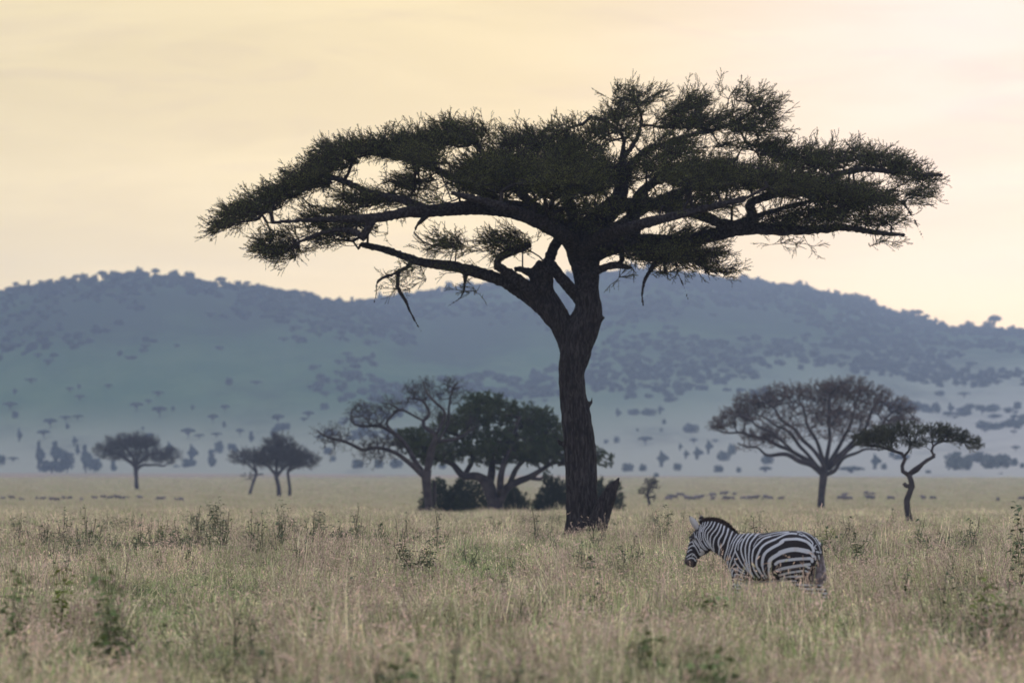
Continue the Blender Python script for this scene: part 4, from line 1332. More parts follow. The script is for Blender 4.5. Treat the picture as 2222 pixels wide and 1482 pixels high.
def beast(head_low):
    r = []
    tr_ = [[.95, 1.05, 0, 1, .06, .08, 0], [.90, 1.03, 0, 1, .18, .16, 0], [.65, 1.02, 0, 1, .24, .20, 0], [.30, 1.0, 0, 1, .27, .22, 0], [-.05, 1.02, 0, 1, .31, .22, 0], [-.35, 1.05, .1, 1, .34, .20, 0], [-.55, 1.08, .2, 1, .26, .15, 0], [-.62, 1.08, .3, 1, .18, .10, 0]]
    r.append(loft(smooth_rings(tr_, 3), 12))
    if head_low:
        nk = [[-.45, 1.15, .5, 1, .24, .13, 0], [-.70, 1.0, .8, 1, .17, .10, 0], [-.92, .78, 1, .6, .13, .09, 0], [-1.05, .55, 1, .4, .11, .08, 0], [-1.12, .30, 1, .2, .07, .06, 0], [-1.13, .22, 1, 0, .04, .04, 0]]
        hx, hz = -1.0, .72
    else:
        nk = [[-.45, 1.15, .5, 1, .24, .13, 0], [-.72, 1.18, .5, 1, .18, .10, 0], [-.95, 1.22, .6, 1, .14, .09, 0], [-1.12, 1.10, 1, .8, .12, .09, 0], [-1.25, .88, 1, .5, .08, .06, 0], [-1.28, .78, 1, .3, .05, .05, 0]]
        hx, hz = -1.03, 1.32
    r.append(loft(smooth_rings(nk, 3), 10))
    for x, y, f in ((-.40, .12, -.08), (-.30, -.12, .10), (.72, .12, .08), (.82, -.12, -.06)):
        r.append(loft(smooth_rings(leg([(x, .95, .12, .08, y), (x + f * .4, .62, .06, .05, y), (x + f * .7, .35, .04, .035, y), (x + f, .05, .035, .035, y), (x + f, 0, .045, .04, y)]), 2), 8))
    V, Q, T = join_parts(r)
    me = remeshed(V, Q, T, .045, 2)
    me.materials.append(M['hide'])
    hn = []
    for s in (-1, 1):
        P = np.array([[hx, s * .05, hz, .035], [hx, s * .20, hz - .05, .03], [hx, s * .27, hz + .08, .02], [hx, s * .20, hz + .20, .006]])
        hn.append(tube_mesh(catmull(P, .05), 6))
    V, Q, T = join_parts(hn)
    hm = mesh_np('horns', V, [Q, T], [M['hide']])
    P = np.array([[.97, 0, 1.05, .03], [1.05, 0, .8, .025], [1.03, 0, .45, .04], [1.0, 0, .30, .01]])
    V, Q, T = tube_mesh(catmull(P, .08), 6)
    tm = mesh_np('tail', V, [Q, T], [M['hide']])
    return me, hm, tm


kinds = [beast(True), beast(False)]
herd_left = [(6, 1078), (25, 1078), (45, 1080), (80, 1078), (93, 1079), (112, 1081), (124, 1082), (138, 1079), (152, 1078), (177, 1082), (205, 1078), (225, 1076), (240, 1078), (254, 1078), (266, 1079), (274, 1077), (303, 1078), (345, 1080), (355, 1079), (382, 1081), (392, 1082)]
herd_right = [(1449, 1080), (1459, 1079), (1472, 1071), (1480, 1071), (1489, 1081), (1500, 1080), (1512, 1080), (1521, 1079), (1545, 1073), (1546, 1081), (1572, 1071), (1573, 1080), (1585, 1080), (1594, 1072), (1614, 1080), (1625, 1081), (1640, 1080), (1660, 1080), (1671, 1079), (1695, 1080),
              (1828, 1081), (1840, 1080), (1833, 1071), (1880, 1069), (1893, 1069), (1885, 1080), (1895, 1079), (1931, 1080), (2003, 1081), (2023, 1080), (2165, 1082), (2219, 1080)]
herd_todo = ([], [])
for side, hs, lab in ((0, herd_left, 'dark antelope of the herd grazing on the left plain'), (1, herd_right, 'dark antelope of the hazy herd grazing on the right plain')):
    for i, (px, py) in enumerate(hs):
        d = dist_for(py + 5, .25)
        x = (px - CX) * d / F
        lb = lab
        if px == 303:
            lb = 'dark antelope grazing just below the trunk of the wide umbrella tree'
        if px == 382:
            lb = 'rearmost dark antelope of the left herd nearest the three trees'
        if px == 1931:
            lb = 'lone dark antelope between the fan tree trunk and the twisted acacia trunk'
        if px == 2219:
            lb = 'dark antelope at the far right end of the plain, apart from the herd'
        if px == 2165:
            lb = 'faint dark antelope on the right plain well beyond the twisted acacia'
        if px == 1449:
            lb = 'leading dark antelope of the right herd next to the small tufted young tree'
        t = thing('antelope', (x, d, float(ground(x, d))), lb, 'antelope', 'herd on the left plain' if side == 0 else 'herd on the right plain', rz=random.choice([0, 0, math.pi]) + random.uniform(-1.3, 1.3))
        s = random.uniform(.52, .68) * (1 if side else .85)
        if lb == lab:
            herd_todo[side].append((px + .01 * i, t))
        t.scale = (s, s, s)
        bd, hm, tm = kinds[i % 3 == 1]
        link(bpy.data.objects.new('body', bd), t)
        link(bpy.data.objects.new('horns', hm), t)
        link(bpy.data.objects.new('tail', tm), t)

for side, w_ in ((0, 'left'), (1, 'right')):
    name_in_order(herd_todo[side], 'dark antelope grazing on the ' + w_ + ' plain, {n} in its herd counted from the left')

# ---------------------------------------------------------------- trees and bushes on the hills


def hill_tree(kind, seed):
    """unit-size far tree: width 1, height 1, trunk and ragged crown in one mesh"""
    r = np.random.default_rng(seed)
    n = 420
    q = r.normal(0, 1, (n, 3))
    q /= np.linalg.norm(q, axis=1, keepdims=True)
    q *= r.random((n, 1)) ** .4
    if kind == 'flat':
        c = np.stack([q[:, 0] * .48, q[:, 1] * .48, .80 + q[:, 2] * .16 - (q[:, 0] ** 2) * .08], -1)
        s, th = .075, .035
    elif kind == 'round':
        lob = 1 + .2 * np.sin(q[:, 0] * 5 + seed)
        c = np.stack([q[:, 0] * .48, q[:, 1] * .48, .50 + q[:, 2] * .46 * lob], -1)
        s, th = .085, .04
    else:
        w_ = .30 + .18 * np.sin(q[:, 2] * 5 + seed)
        c = np.stack([q[:, 0] * w_ + .08 * np.sin(q[:, 2] * 4 + seed), q[:, 1] * w_, .52 + q[:, 2] * .46], -1)
        s, th = .10, .05
    x = r.normal(0, 1, (n, 3)); x /= np.linalg.norm(x, axis=1, keepdims=True)
    y = np.cross(x, r.normal(0, 1, (n, 3))); y /= np.linalg.norm(y, axis=1, keepdims=True)
    sz = r.uniform(.6, 1.3, (n, 1)) * s
    V = np.stack([c - x * sz, c + y * sz * .7, c + x * sz, c - y * sz * .7], 1).reshape(-1, 3)
    Q = np.arange(n * 4).reshape(-1, 4)
    P0 = [[0, 0, -.12], [.02, 0, .35]] ; P1 = [[.02, 0, .35], [0, 0, .7]]
    ends = r.uniform(-.3, .3, (5, 2))
    for e in ends:
        P0.append([.02, 0, .4]); P1.append([e[0], e[1], .72])
    TV, TQ = frustums(np.array(P0), np.array(P1), np.full(len(P0), th), np.full(len(P0), th * .6), 5)
    mi = np.concatenate([np.zeros(n, int), np.ones(len(TQ), int)])
    return mesh_np('hill_tree', np.vstack([V, TV]), [np.vstack([Q, TQ + len(V)])], [M['leaf_hill'], M['bark_far']], mi)


HT = {k: [hill_tree(k, 10 * i + j) for j in range(3)] for i, k in enumerate(('flat', 'round', 'tall'))}
# (px, py of the middle, width, height, kind)
far = [(22, 880, 34, 20, 'flat'), (33, 899, 16, 18, 'round'), (67, 826, 30, 14, 'flat'), (32, 848, 12, 16, 'tall'), (152, 845, 20, 14, 'flat'), (171, 838, 10, 14, 'tall'), (173, 863, 26, 16, 'flat'), (235, 838, 20, 12, 'flat'),
       (343, 854, 28, 14, 'flat'), (322, 872, 18, 14, 'flat'), (296, 882, 34, 22, 'flat'), (346, 894, 36, 28, 'flat'), (375, 886, 9, 16, 'tall'), (418, 883, 9, 14, 'tall'), (488, 886, 22, 18, 'flat'),
       (462, 908, 26, 24, 'flat'), (486, 920, 12, 16, 'tall'), (497, 827, 18, 18, 'round'), (603, 909, 30, 24, 'flat'), (669, 900, 28, 20, 'flat'), (109, 918, 32, 24, 'flat'), (142, 908, 28, 14, 'flat'), (169, 906, 26, 14, 'flat'), (146, 924, 12, 16, 'tall'),
       (95, 942, 32, 22, 'flat'), (42, 943, 13, 32, 'tall'), (408, 940, 34, 26, 'flat'), (432, 946, 26, 12, 'flat'), (470, 944, 28, 14, 'flat'), (521, 938, 20, 20, 'flat'), (545, 946, 16, 26, 'tall'), (324, 947, 24, 18, 'flat'), (310, 928, 7, 8, 'round'), (162, 956, 14, 24, 'tall'),
       (86, 985, 24, 60, 'tall'), (122, 980, 36, 50, 'tall'), (146, 998, 34, 46, 'round'), (186, 992, 30, 58, 'tall'), (112, 1010, 70, 28, 'round'), (205, 1006, 36, 30, 'round'), (168, 974, 14, 26, 'tall'), (368, 975, 24, 38, 'tall'), (417, 983, 25, 44, 'tall'),
       (410, 1004, 34, 24, 'round'), (459, 994, 24, 46, 'tall'), (475, 968, 22, 30, 'round'), (503, 968, 22, 16, 'round'), (3, 996, 20, 24, 'round'), (28, 996, 26, 12, 'flat'), (384, 1015, 22, 16, 'round'), (328, 1018, 36, 14, 'round'), (246, 1010, 18, 30, 'tall'), (512, 975, 14, 12, 'round'),
       (711, 977, 20, 18, 'round'), (723, 994, 14, 14, 'round'), (776, 1006, 28, 24, 'round'), (822, 1006, 22, 24, 'round'), (860, 1004, 32, 22, 'round'), (960, 1009, 20, 14, 'round'), (556, 830, 30, 10, 'flat'),
       (1315, 957, 11, 10, 'round'), (1338, 953, 14, 16, 'round'), (1362, 1013, 28, 22, 'round'), (1395, 1014, 18, 20, 'round'), (1424, 1029, 13, 12, 'round'), (1437, 994, 27, 38, 'tall'), (1470, 1011, 20, 18, 'round'), (1476, 968, 10, 20, 'tall'), (1489, 984, 14, 22, 'tall'), (1505, 957, 20, 16, 'flat'),
       (1514, 982, 24, 30, 'tall'), (1538, 968, 18, 34, 'tall'), (1552, 957, 18, 10, 'flat'), (1570, 988, 32, 24, 'round'), (1559, 1018, 23, 24, 'round'), (1603, 1018, 12, 14, 'round'), (1661, 1020, 30, 22, 'flat'), (1588, 974, 20, 26, 'round'), (1665, 996, 30, 22, 'round'), (1400, 956, 36, 22, 'flat'),
       (1383, 932, 7, 8, 'round'), (1435, 932, 7, 10, 'round'), (1341, 894, 16, 20, 'tall'), (1375, 893, 30, 16, 'round'), (1408, 893, 36, 18, 'round'), (1433, 888, 16, 22, 'tall'), (1441, 914, 10, 14, 'round'), (1499, 928, 38, 22, 'round'), (1456, 866, 34, 14, 'round'),
       (1848, 1021, 60, 24, 'flat'), (1918, 1010, 14, 16, 'round'), (2014, 1024, 14, 14, 'round'), (2070, 998, 44, 44, 'round'), (2096, 1002, 30, 36, 'round'), (2120, 990, 40, 26, 'round'), (2150, 1000, 50, 34, 'round'), (2176, 998, 36, 34, 'round'), (2200, 1001, 20, 20, 'round'), (2218, 1008, 12, 14, 'round'),
       (2138, 934, 20, 12, 'flat'), (2200, 937, 18, 10, 'flat'), (2204, 972, 22, 14, 'flat'), (2092, 856, 30, 14, 'flat'), (2076, 834, 22, 10, 'flat'), (2209, 882, 9, 10, 'round'), (2213, 904, 12, 10, 'flat'), (2171, 1027, 12, 8, 'round'),
       (2063, 884, 18, 22, 'tall'), (2014, 888, 34, 14, 'round'), (2039, 852, 26, 12, 'round'), (2130, 886, 28, 12, 'flat'), (2072, 905, 18, 8, 'flat'), (1777, 783, 24, 12, 'flat'), (1935, 984, 14, 16, 'round'), (1900, 1000, 24, 36, 'tall'), (1956, 990, 40, 14, 'round'), (2030, 960, 18, 10, 'flat')]
zone_names = [(-10, 240, 'on the far left slope'), (240, 700, 'on the slope above the three trees'), (700, 1000, 'behind the leafless tree'),
              (1000, 1530, 'on the slope right of the big trunk'), (1530, 1960, 'on the slope behind the fan tree'), (1960, 2300, 'on the pale far right slope')]
knames = {'flat': 'flat-topped hazy blue tree', 'round': 'rounded hazy blue bush', 'tall': 'upright hazy blue tree'}
special = {(1848, 1021): 'low wide umbrella-shaped hazy tree just right of the fan tree trunk', (497, 827): 'single round dark bush alone high on the open green slope',
           (603, 909): 'hazy flat-topped tree on a thin stem directly above the three trees', (1400, 956): 'hazy thin tree with a wide forked flat crown right of the big trunk',
           (112, 1010): 'widest hazy dark thicket at the hill foot left of the umbrella tree', (42, 943): 'isolated upright hazy tree on the slope at the far left edge', (669, 900): 'hazy flat-topped tree on the slope left of the leafless tree tips',
           (1437, 994): 'tall two-lobed hazy tree on the slope above the small tufted young tree', (1603, 1018): 'small round hazy bush alone at the hill foot left of the fan tree trunk',
           (1661, 1020): 'hazy cup-shaped tree at the hill foot under the left limbs of the fan tree', (96 - 1, 942): 'hazy flat-topped tree standing above the dark thickets at far left', (346, 894): 'hazy flat-topped tree with a visible trunk on the slope above the wide umbrella tree',
           (2070, 998): 'large rounded hazy tree at the left end of the dark clump at far right', (173, 863): 'highest flat-topped hazy tree on the left slope above the row of flat trees'}


def put_hill(px, py_base, w, h, kind, label, group, name=None):
    r = hill_hit(px, py_base) if py_base < HZ + F * (CAMH - float(hill_h(px, foot(px) + 80))) / (foot(px) + 80) else None
    if r is None:
        r = min(dist_for(min(py_base, 1060), 0.0), float(foot(px)) + 60)
        zz = CAMH + (HZ - py_base) * r / F
    else:
        zz = float(hill_h(px, r))
    o = bpy.data.objects.new(name or {'flat': 'umbrella_tree', 'round': 'bush', 'tall': 'savanna_tree'}[kind], random.choice(HT[kind]))
    m = r / F
    o.location = ((px - CX) * m, r, zz - .3)
    o.scale = (w * m, w * m * random.uniform(.7, 1), h * m)
    link(o)
    return tag(o, label, {'flat': 'tree', 'round': 'bush', 'tall': 'tree'}[kind], group)


far_todo = {}
for px, py, w, h, kind in far:
    zn = next(n for a, b_, n in zone_names if a <= px < b_)
    lab = special.get((px, py))
    o = put_hill(px, py + h * .5, w, h, kind, lab or 'x', f'{knames[kind]}s {zn}'.replace('bushs', 'bushes'))
    if not lab:
        far_todo.setdefault((knames[kind], zn), []).append((px, o))
for (kn, zn), todo in far_todo.items():
    name_in_order(todo, kn + ' ' + zn + ', {n} one')

# skyline trees, one by one along both crests
ridge_todo = {}
ridge = []
px = 4.0
while px < 2222:
    left = px < 765
    ridge.append((px, random.choice([8, 10, 12, 14, 18, 22]), random.choice(['round', 'round', 'flat', 'tall', 'round'])))
    px += random.uniform(5, 22) if left or px > 1500 else random.uniform(14, 34)
ridge += [(85, 18, 'tall'), (62, 22, 'tall'), (735, 18, 'flat'), (1962, 20, 'round'), (1992, 22, 'flat'), (2010, 18, 'flat'), (2043, 14, 'round'), (2158, 36, 'flat'), (1620, 14, 'round')]
for px, h, kind in ridge:
    left = px < 790
    R1 = R1L if left else R1R
    rr = np.linspace(R1 - 500, R1 + 100, 120)
    row = HZ - F * (hill_h(px, rr) - CAMH) / rr
    r = float(rr[int(np.argmin(row))])
    m = r / F
    w = h * random.uniform(.8, 1.35) * (1.0 if kind != 'tall' else .6)
    o = bpy.data.objects.new({'flat': 'umbrella_tree', 'round': 'bush', 'tall': 'savanna_tree'}[kind], random.choice(HT[kind]))
    o.location = ((px - CX) * m, r, float(hill_h(px, r)) - 1.2)
    o.scale = (w * m, w * m, (h + 3) * m)
    link(o)
    side = 'left' if left else 'right'
    lab = {'flat': f'small flat-topped tree standing on the skyline of the {side} hill', 'round': f'small rounded bush standing on the skyline of the {side} hill', 'tall': f'small upright tree standing on the skyline of the {side} hill'}[kind]
    if px == 2158:
        lab = 'lone umbrella-shaped tree on the skyline near the low right end of the ridge'
    if px == 735:
        lab = 'small flat-topped tree on the skyline in the dip where the two hills meet'
    if px not in (2158, 735):
        ridge_todo.setdefault((side, kind), []).append((px, o))
    tag(o, lab, 'bush' if kind == 'round' else 'tree', f'{side} skyline {"bushes" if kind == "round" else "trees"} of one shape: {kind}')


for (side, kind), todo in ridge_todo.items():
    name_in_order(todo, {'flat': 'small flat-topped tree', 'round': 'small rounded bush', 'tall': 'small upright tree'}[kind] + ' on the ' + side + ' skyline, {n} of its shape along the crest')

# ---------------------------------------------------------------- scatter helper (one object carries its tufts and their places)
def scatter_object(name, protos, mats, P, rot, scl, label, cat, pick=None):
    """protos: list of (V,Q,mi); stored in the mesh with a number each, instanced on the loose points of the same mesh"""
    Vs, Qs, Ms, pid, off = [], [], [], [], 0
    for k, (V, Q, mi) in enumerate(protos):
        Vs.append(V); Qs.append(Q + off); Ms.append(mi); pid.append(np.full(len(Q), k)); off += len(V)
    PV = np.vstack(Vs)
    allV = np.vstack([PV, P])
    me = mesh_np(name, allV, [np.vstack(Qs)], mats, np.concatenate(Ms))
    assert len(me.vertices) == len(allV)
    a = me.attributes.new('pid', 'INT', 'FACE')
    a.data.foreach_set('value', np.concatenate(pid).astype(np.int32))
    n0, n1 = len(PV), len(P)
    a = me.attributes.new('is_pt', 'BOOLEAN', 'POINT')
    a.data.foreach_set('value', np.concatenate([np.zeros(n0, bool), np.ones(n1, bool)]))
    a = me.attributes.new('rot', 'FLOAT_VECTOR', 'POINT')
    a.data.foreach_set('vector', np.vstack([np.zeros((n0, 3)), rot]).astype(np.float32).ravel())
    a = me.attributes.new('scl', 'FLOAT_VECTOR', 'POINT')
    a.data.foreach_set('vector', np.vstack([np.ones((n0, 3)), scl]).astype(np.float32).ravel())
    a = me.attributes.new('pick', 'INT', 'POINT')
    pk = np.random.randint(0, len(protos), n1) if pick is None else pick
    a.data.foreach_set('value', np.concatenate([np.zeros(n0), pk]).astype(np.int32))
    o = link(bpy.data.objects.new(name, me))
    tag(o, label, cat, kind='stuff')
    ng = bpy.data.node_groups.new(name + '_scatter', 'GeometryNodeTree')
    ng.interface.new_socket('Geometry', in_out='INPUT', socket_type='NodeSocketGeometry')
    ng.interface.new_socket('Geometry', in_out='OUTPUT', socket_type='NodeSocketGeometry')
    gi, go_ = ng.nodes.new('NodeGroupInput'), ng.nodes.new('NodeGroupOutput')

    def attr(nm, tp):
        n_ = ng.nodes.new('GeometryNodeInputNamedAttribute')
        n_.data_type = tp
        n_.inputs['Name'].default_value = nm
        return n_.outputs['Attribute']
    sep = ng.nodes.new('GeometryNodeSeparateGeometry')
    sep.domain = 'POINT'
    ng.links.new(gi.outputs[0], sep.inputs['Geometry'])
    ng.links.new(attr('is_pt', 'BOOLEAN'), sep.inputs['Selection'])
    sti = ng.nodes.new('GeometryNodeSplitToInstances')
    sti.domain = 'FACE'
    ng.links.new(sep.outputs['Inverted'], sti.inputs['Geometry'])
    ng.links.new(attr('pid', 'INT'), sti.inputs['Group ID'])
    mtp = ng.nodes.new('GeometryNodeMeshToPoints')
    ng.links.new(sep.outputs['Selection'], mtp.inputs['Mesh'])
    iop = ng.nodes.new('GeometryNodeInstanceOnPoints')
    ng.links.new(mtp.outputs[0], iop.inputs['Points'])
    ng.links.new(sti.outputs['Instances'], iop.inputs['Instance'])
    iop.inputs['Pick Instance'].default_value = True
    ng.links.new(attr('pick', 'INT'), iop.inputs['Instance Index'])
    ng.links.new(attr('rot', 'FLOAT_VECTOR'), iop.inputs['Rotation'])
    ng.links.new(attr('scl', 'FLOAT_VECTOR'), iop.inputs['Scale'])
    ng.links.new(iop.outputs[0], go_.inputs[0])
    md = o.modifiers.new('scatter', 'NODES')
    md.node_group = ng
    return o


# woodland on the upper slopes: far too many to count
def proto_of(me):
    n_ = len(me.vertices)
    c_ = np.empty(n_ * 3, np.float32); me.vertices.foreach_get('co', c_)
    q_ = np.empty(len(me.loops), np.int32); me.loops.foreach_get('vertex_index', q_)
    m_ = np.empty(len(me.polygons), np.int32); me.polygons.foreach_get('material_index', m_)
    return c_.reshape(-1, 3), q_.reshape(-1, 4), m_


WP, WS = [], []
tries = 0
while len(WP) < 6500 and tries < 120000:
    tries += 1
    px = random.uniform(-500, 2700)
    r = random.uniform(2300, 4250)
    h = float(hill_h(px, r))
    hm = float(hill_h(px, R1L if px < 900 else R1R)) + 1
    tt = h / max(hm, 20)
    if h < 12:
        continue
    x = (px - CX) * r / F
    v = mnoise.noise((x * .010, r * .0035, 3.3)) + .5 * mnoise.noise((x * .03, r * .010, 9.1))
    if v * 1.1 + (tt - .62) * 1.0 < random.uniform(-.16, .36):
        continue
    WP.append((x, r, h - .8))
    w = random.uniform(3, 7.5)
    WS.append((w, w, random.uniform(2.4, 4.6)))
n = len(WP)
wood = scatter_object('woodland', [proto_of(HT['round'][0]), proto_of(HT['round'][1]), proto_of(HT['flat'][0])], [M['leaf_hill'], M['bark_far']], np.array(WP),
                      np.stack([np.zeros(n), np.zeros(n), np.random.uniform(0, 6.28, n)], -1), np.array(WS), 'dense hazy woodland covering the upper slopes of the hills', 'woodland')

# ---------------------------------------------------------------- grass


def grass_mat(name, ca_, cb_, patch, var=1.0):
    m = bpy.data.materials.new(name)
    m.use_nodes = True
    nt = m.node_tree
    b = nt.nodes['Principled BSDF']
    b.inputs['Roughness'].default_value = .75
    b.inputs['Specular IOR Level'].default_value = .2
    oi = N(nt, 'ShaderNodeObjectInfo')
    g = N(nt, 'ShaderNodeNewGeometry')
    n1 = N(nt, 'ShaderNodeTexNoise')
    n1.inputs['Scale'].default_value = .40
    n1.inputs['Detail'].default_value = 4
    nt.links.new(g.outputs['Position'], n1.inputs['Vector'])
    n2 = N(nt, 'ShaderNodeTexNoise')
    n2.inputs['Scale'].default_value = 6
    n2.inputs['Detail'].default_value = 2
    nt.links.new(g.outputs['Position'], n2.inputs['Vector'])
    k = math_node(nt, 'ADD', math_node(nt, 'MULTIPLY', oi.outputs['Random'], .75 * var), math_node(nt, 'MULTIPLY', n2.outputs['Fac'], .35))
    c = mixc(nt, k, ca_, cb_)
    c = mixc(nt, maprange(nt, n1.outputs['Fac'], .42, .58, 0, .9), c, mixc(nt, k, patch, cb_))
    n3 = N(nt, 'ShaderNodeTexNoise')
    n3.inputs['Scale'].default_value = .42
    n3.inputs['Detail'].default_value = 5
    n3.inputs['Roughness'].default_value = .6
    nt.links.new(g.outputs['Position'], n3.inputs['Vector'])
    clump = N(nt, 'ShaderNodeVectorMath', operation='SCALE')
    nt.links.new(c, clump.inputs[0])
    nt.links.new(maprange(nt, n3.outputs['Fac'], .36, .62, 1 + .28 * var, 1 - .28 * var), clump.inputs['Scale'])
    c = clump.outputs[0]
    isl = maprange(nt, g.outputs['Random Per Island'], 0, 1, 1 - .6 * var, 1 + .6 * var, False)
    s = N(nt, 'ShaderNodeVectorMath', operation='SCALE')
    nt.links.new(c, s.inputs[0])
    nt.links.new(isl, s.inputs['Scale'])
    nt.links.new(s.outputs[0], b.inputs['Base Color'])
    # thin blades let some light through
    tr_ = N(nt, 'ShaderNodeBsdfTranslucent')
    nt.links.new(s.outputs[0], tr_.inputs['Color'])
    mx = N(nt, 'ShaderNodeMixShader')
    mx.inputs[0].default_value = .30
    out = [n_ for n_ in nt.nodes if n_.type == 'OUTPUT_MATERIAL'][0]
    nt.links.new(b.outputs[0], mx.inputs[1])
    nt.links.new(tr_.outputs[0], mx.inputs[2])
    nt.links.new(mx.outputs[0], out.inputs['Surface'])
    return m


GSPEC = [('grass_green', (.190, .275, .095), (.390, .465, .200), (.560, .470, .280)),
     ('grass_straw', (.500, .440, .245), (.850, .750, .480), (.360, .410, .190)),
     ('grass_seed_heads', (.420, .300, .240), (.680, .510, .400), (.520, .400, .290)),
     ('grass_low_leaves', (.080, .130, .040), (.150, .210, .070), (.130, .170, .070))]
G = [grass_mat(*g_) for g_ in GSPEC]
GF = [grass_mat('far_' + g_[0], *g_[1:], .35) for g_ in GSPEC]


def grass_patch(seed, R, nb, hmin, hmax, wid, mix, heads=.1, weeds=0.0):
    """a round patch of bent blades; mix = shares of green / straw / russet blades"""
    r = np.random.default_rng(seed)
    V, Q, mi = [], [], []
    lean_dir = r.uniform(0, 6.28)
    for i in range(nb):
        rr_, a = R * math.sqrt(r.random()), r.uniform(0, 6.28)
        p = np.array([rr_ * math.cos(a), rr_ * math.sin(a), -.03])
        h = r.uniform(hmin, hmax)
        la = lean_dir + r.normal(0, 1.2)
        ln = min(.85, abs(r.normal(.34, .28))) * h
        wa = r.uniform(0, 6.28)
        w = wid * r.uniform(.6, 1.3)
        ww = np.array([math.cos(wa), math.sin(wa), 0]) * w * .5
        ld = np.array([math.cos(la), math.sin(la), 0])
        k = int(r.choice(3, p=mix))
        pts = [p, p + ld * ln * .15 + [0, 0, h * .45], p + ld * ln * .5 + [0, 0, h * .80], p + ld * ln * 1.05 + [0, 0, h * (1 - .28 * ln / h)]]
        b0_ = len(V)
        for q_, f_ in zip(pts, (1, .85, .55, .12)):
            V.append(q_ - ww * f_); V.append(q_ + ww * f_)
        for s_ in range(3):
            Q.append((b0_ + 2 * s_, b0_ + 2 * s_ + 1, b0_ + 2 * s_ + 3, b0_ + 2 * s_ + 2)); mi.append(k)
        if r.random() < heads:
            # a feathery seed head on top
            tip = pts[-1]
            up = pts[-1] - pts[-2]
            up /= np.linalg.norm(up)
            hl = r.uniform(.05, .13)
            for s_ in range(5):
                c = tip + up * hl * (s_ / 5 - .2)
                e = r.normal(0, 1, 3); e /= np.linalg.norm(e)
                e2 = up * .018 + r.normal(0, .004, 3)
                b0_ = len(V)
                V += [c - e * .008 - e2, c + e * .008 - e2 * .2, c + e * .004 + e2, c - e * .010 + e2 * .3]
                Q.append((b0_, b0_ + 1, b0_ + 2, b0_ + 3)); mi.append(2 if k != 0 else 1)
        if r.random() < weeds:
            for s_ in range(6):
                c = p + ld * ln * .3 + [r.normal(0, .05), r.normal(0, .05), h * r.uniform(.3, .9)]
                e = r.normal(0, 1, 3); e /= np.linalg.norm(e)
                f_ = np.cross(e, r.normal(0, 1, 3)); f_ /= np.linalg.norm(f_)
                b0_ = len(V)
                V += [c - e * .035, c + f_ * .016, c + e * .035, c - f_ * .016]
                Q.append((b0_, b0_ + 1, b0_ + 2, b0_ + 3)); mi.append(3)
    return np.array(V), np.array(Q), np.array(mi)


near_p = [grass_patch(1, .45, 130, .28, .68, .014, (.50, .32, .18), .25), grass_patch(2, .45, 130, .25, .60, .016, (.65, .25, .10), .12, .01), grass_patch(3, .45, 115, .32, .76, .012, (.25, .45, .30), .5),
          grass_patch(4, .45, 130, .22, .56, .014, (.55, .25, .20), .2, .02), grass_patch(5, .40, 50, .50, .92, .010, (.12, .55, .33), .8), grass_patch(6, .45, 125, .25, .66, .015, (.42, .38, .20), .25),
          grass_patch(7, .25, 9, .75, 1.10, .009, (.05, .80, .15), .6),
          grass_patch(8, .45, 130, .22, .50, .017, (.85, .10, .05), .05, .05), grass_patch(9, .35, 90, .25, .55, .018, (.90, .08, .02), .02, .10)]
far_p = [grass_patch(11, .9, 200, .22, .50, .022, (.22, .50, .28), .1), grass_patch(12, .9, 200, .20, .45, .022, (.38, .40, .22), .05), grass_patch(13, .9, 160, .30, .60, .020, (.20, .50, .30), .2), grass_patch(14, .5, 14, .6, .95, .014, (.05, .80, .15), .3), grass_patch(15, .9, 190, .18, .42, .026, (.85, .12, .03), .02)]


def wedge(y0, y1, dens, edge=.125, extra=3.0, fade=None):
    out = []
    ya = y0
    while ya < y1:
        yb = ya + 2.0
        w = edge * yb + extra
        dd = dens if fade is None else dens * fade(ya)
        n_ = np.random.poisson(2 * w * 2.0 * dd)
        out.append(np.stack([np.random.uniform(-w, w, n_), np.random.uniform(ya, yb, n_)], -1))
        ya = yb
    return np.vstack(out)


def lay(P2, picks_w, smin, smax, greens=None):
    n_ = len(P2)
    P = np.stack([P2[:, 0], P2[:, 1], ground(P2[:, 0], P2[:, 1])], -1)
    rot = np.stack([np.random.normal(0, .10, n_), np.random.normal(0, .10, n_), np.random.uniform(0, 6.28, n_)], -1)
    hv = .86 + .22 * np.sin(P2[:, 0] * .8 + 1.7 * np.sin(P2[:, 1] * .33)) * np.sin(P2[:, 1] * .55 + P2[:, 0] * .21) + np.random.normal(0, .20, n_)
    near_z = np.exp(-((P2[:, 0] - 4.1) / 1.3) ** 2 - ((P2[:, 1] - 80) / 5.5) ** 2)
    hv = hv + .40 * near_z
    s = np.random.uniform(smin, smax, n_)
    scl = np.stack([s, s, s * np.clip(hv, .5, 1.35)], -1)
    pw = np.array(picks_w) / np.sum(picks_w)
    pk = np.random.choice(len(picks_w), n_, p=pw)
    if greens:
        fld = np.array([mnoise.noise((a_ * .45, b_ * .13, 1.7)) + .6 * mnoise.noise((a_ * 1.3, b_ * .5, 5.1)) for a_, b_ in P2])
        g_ = fld + np.random.normal(0, .08, n_) > .02
        pk = np.where(g_, np.random.choice(greens, n_), pk)
        scl[:, 2] *= np.where(g_, .82, 1.0)
    return P, rot, scl, pk


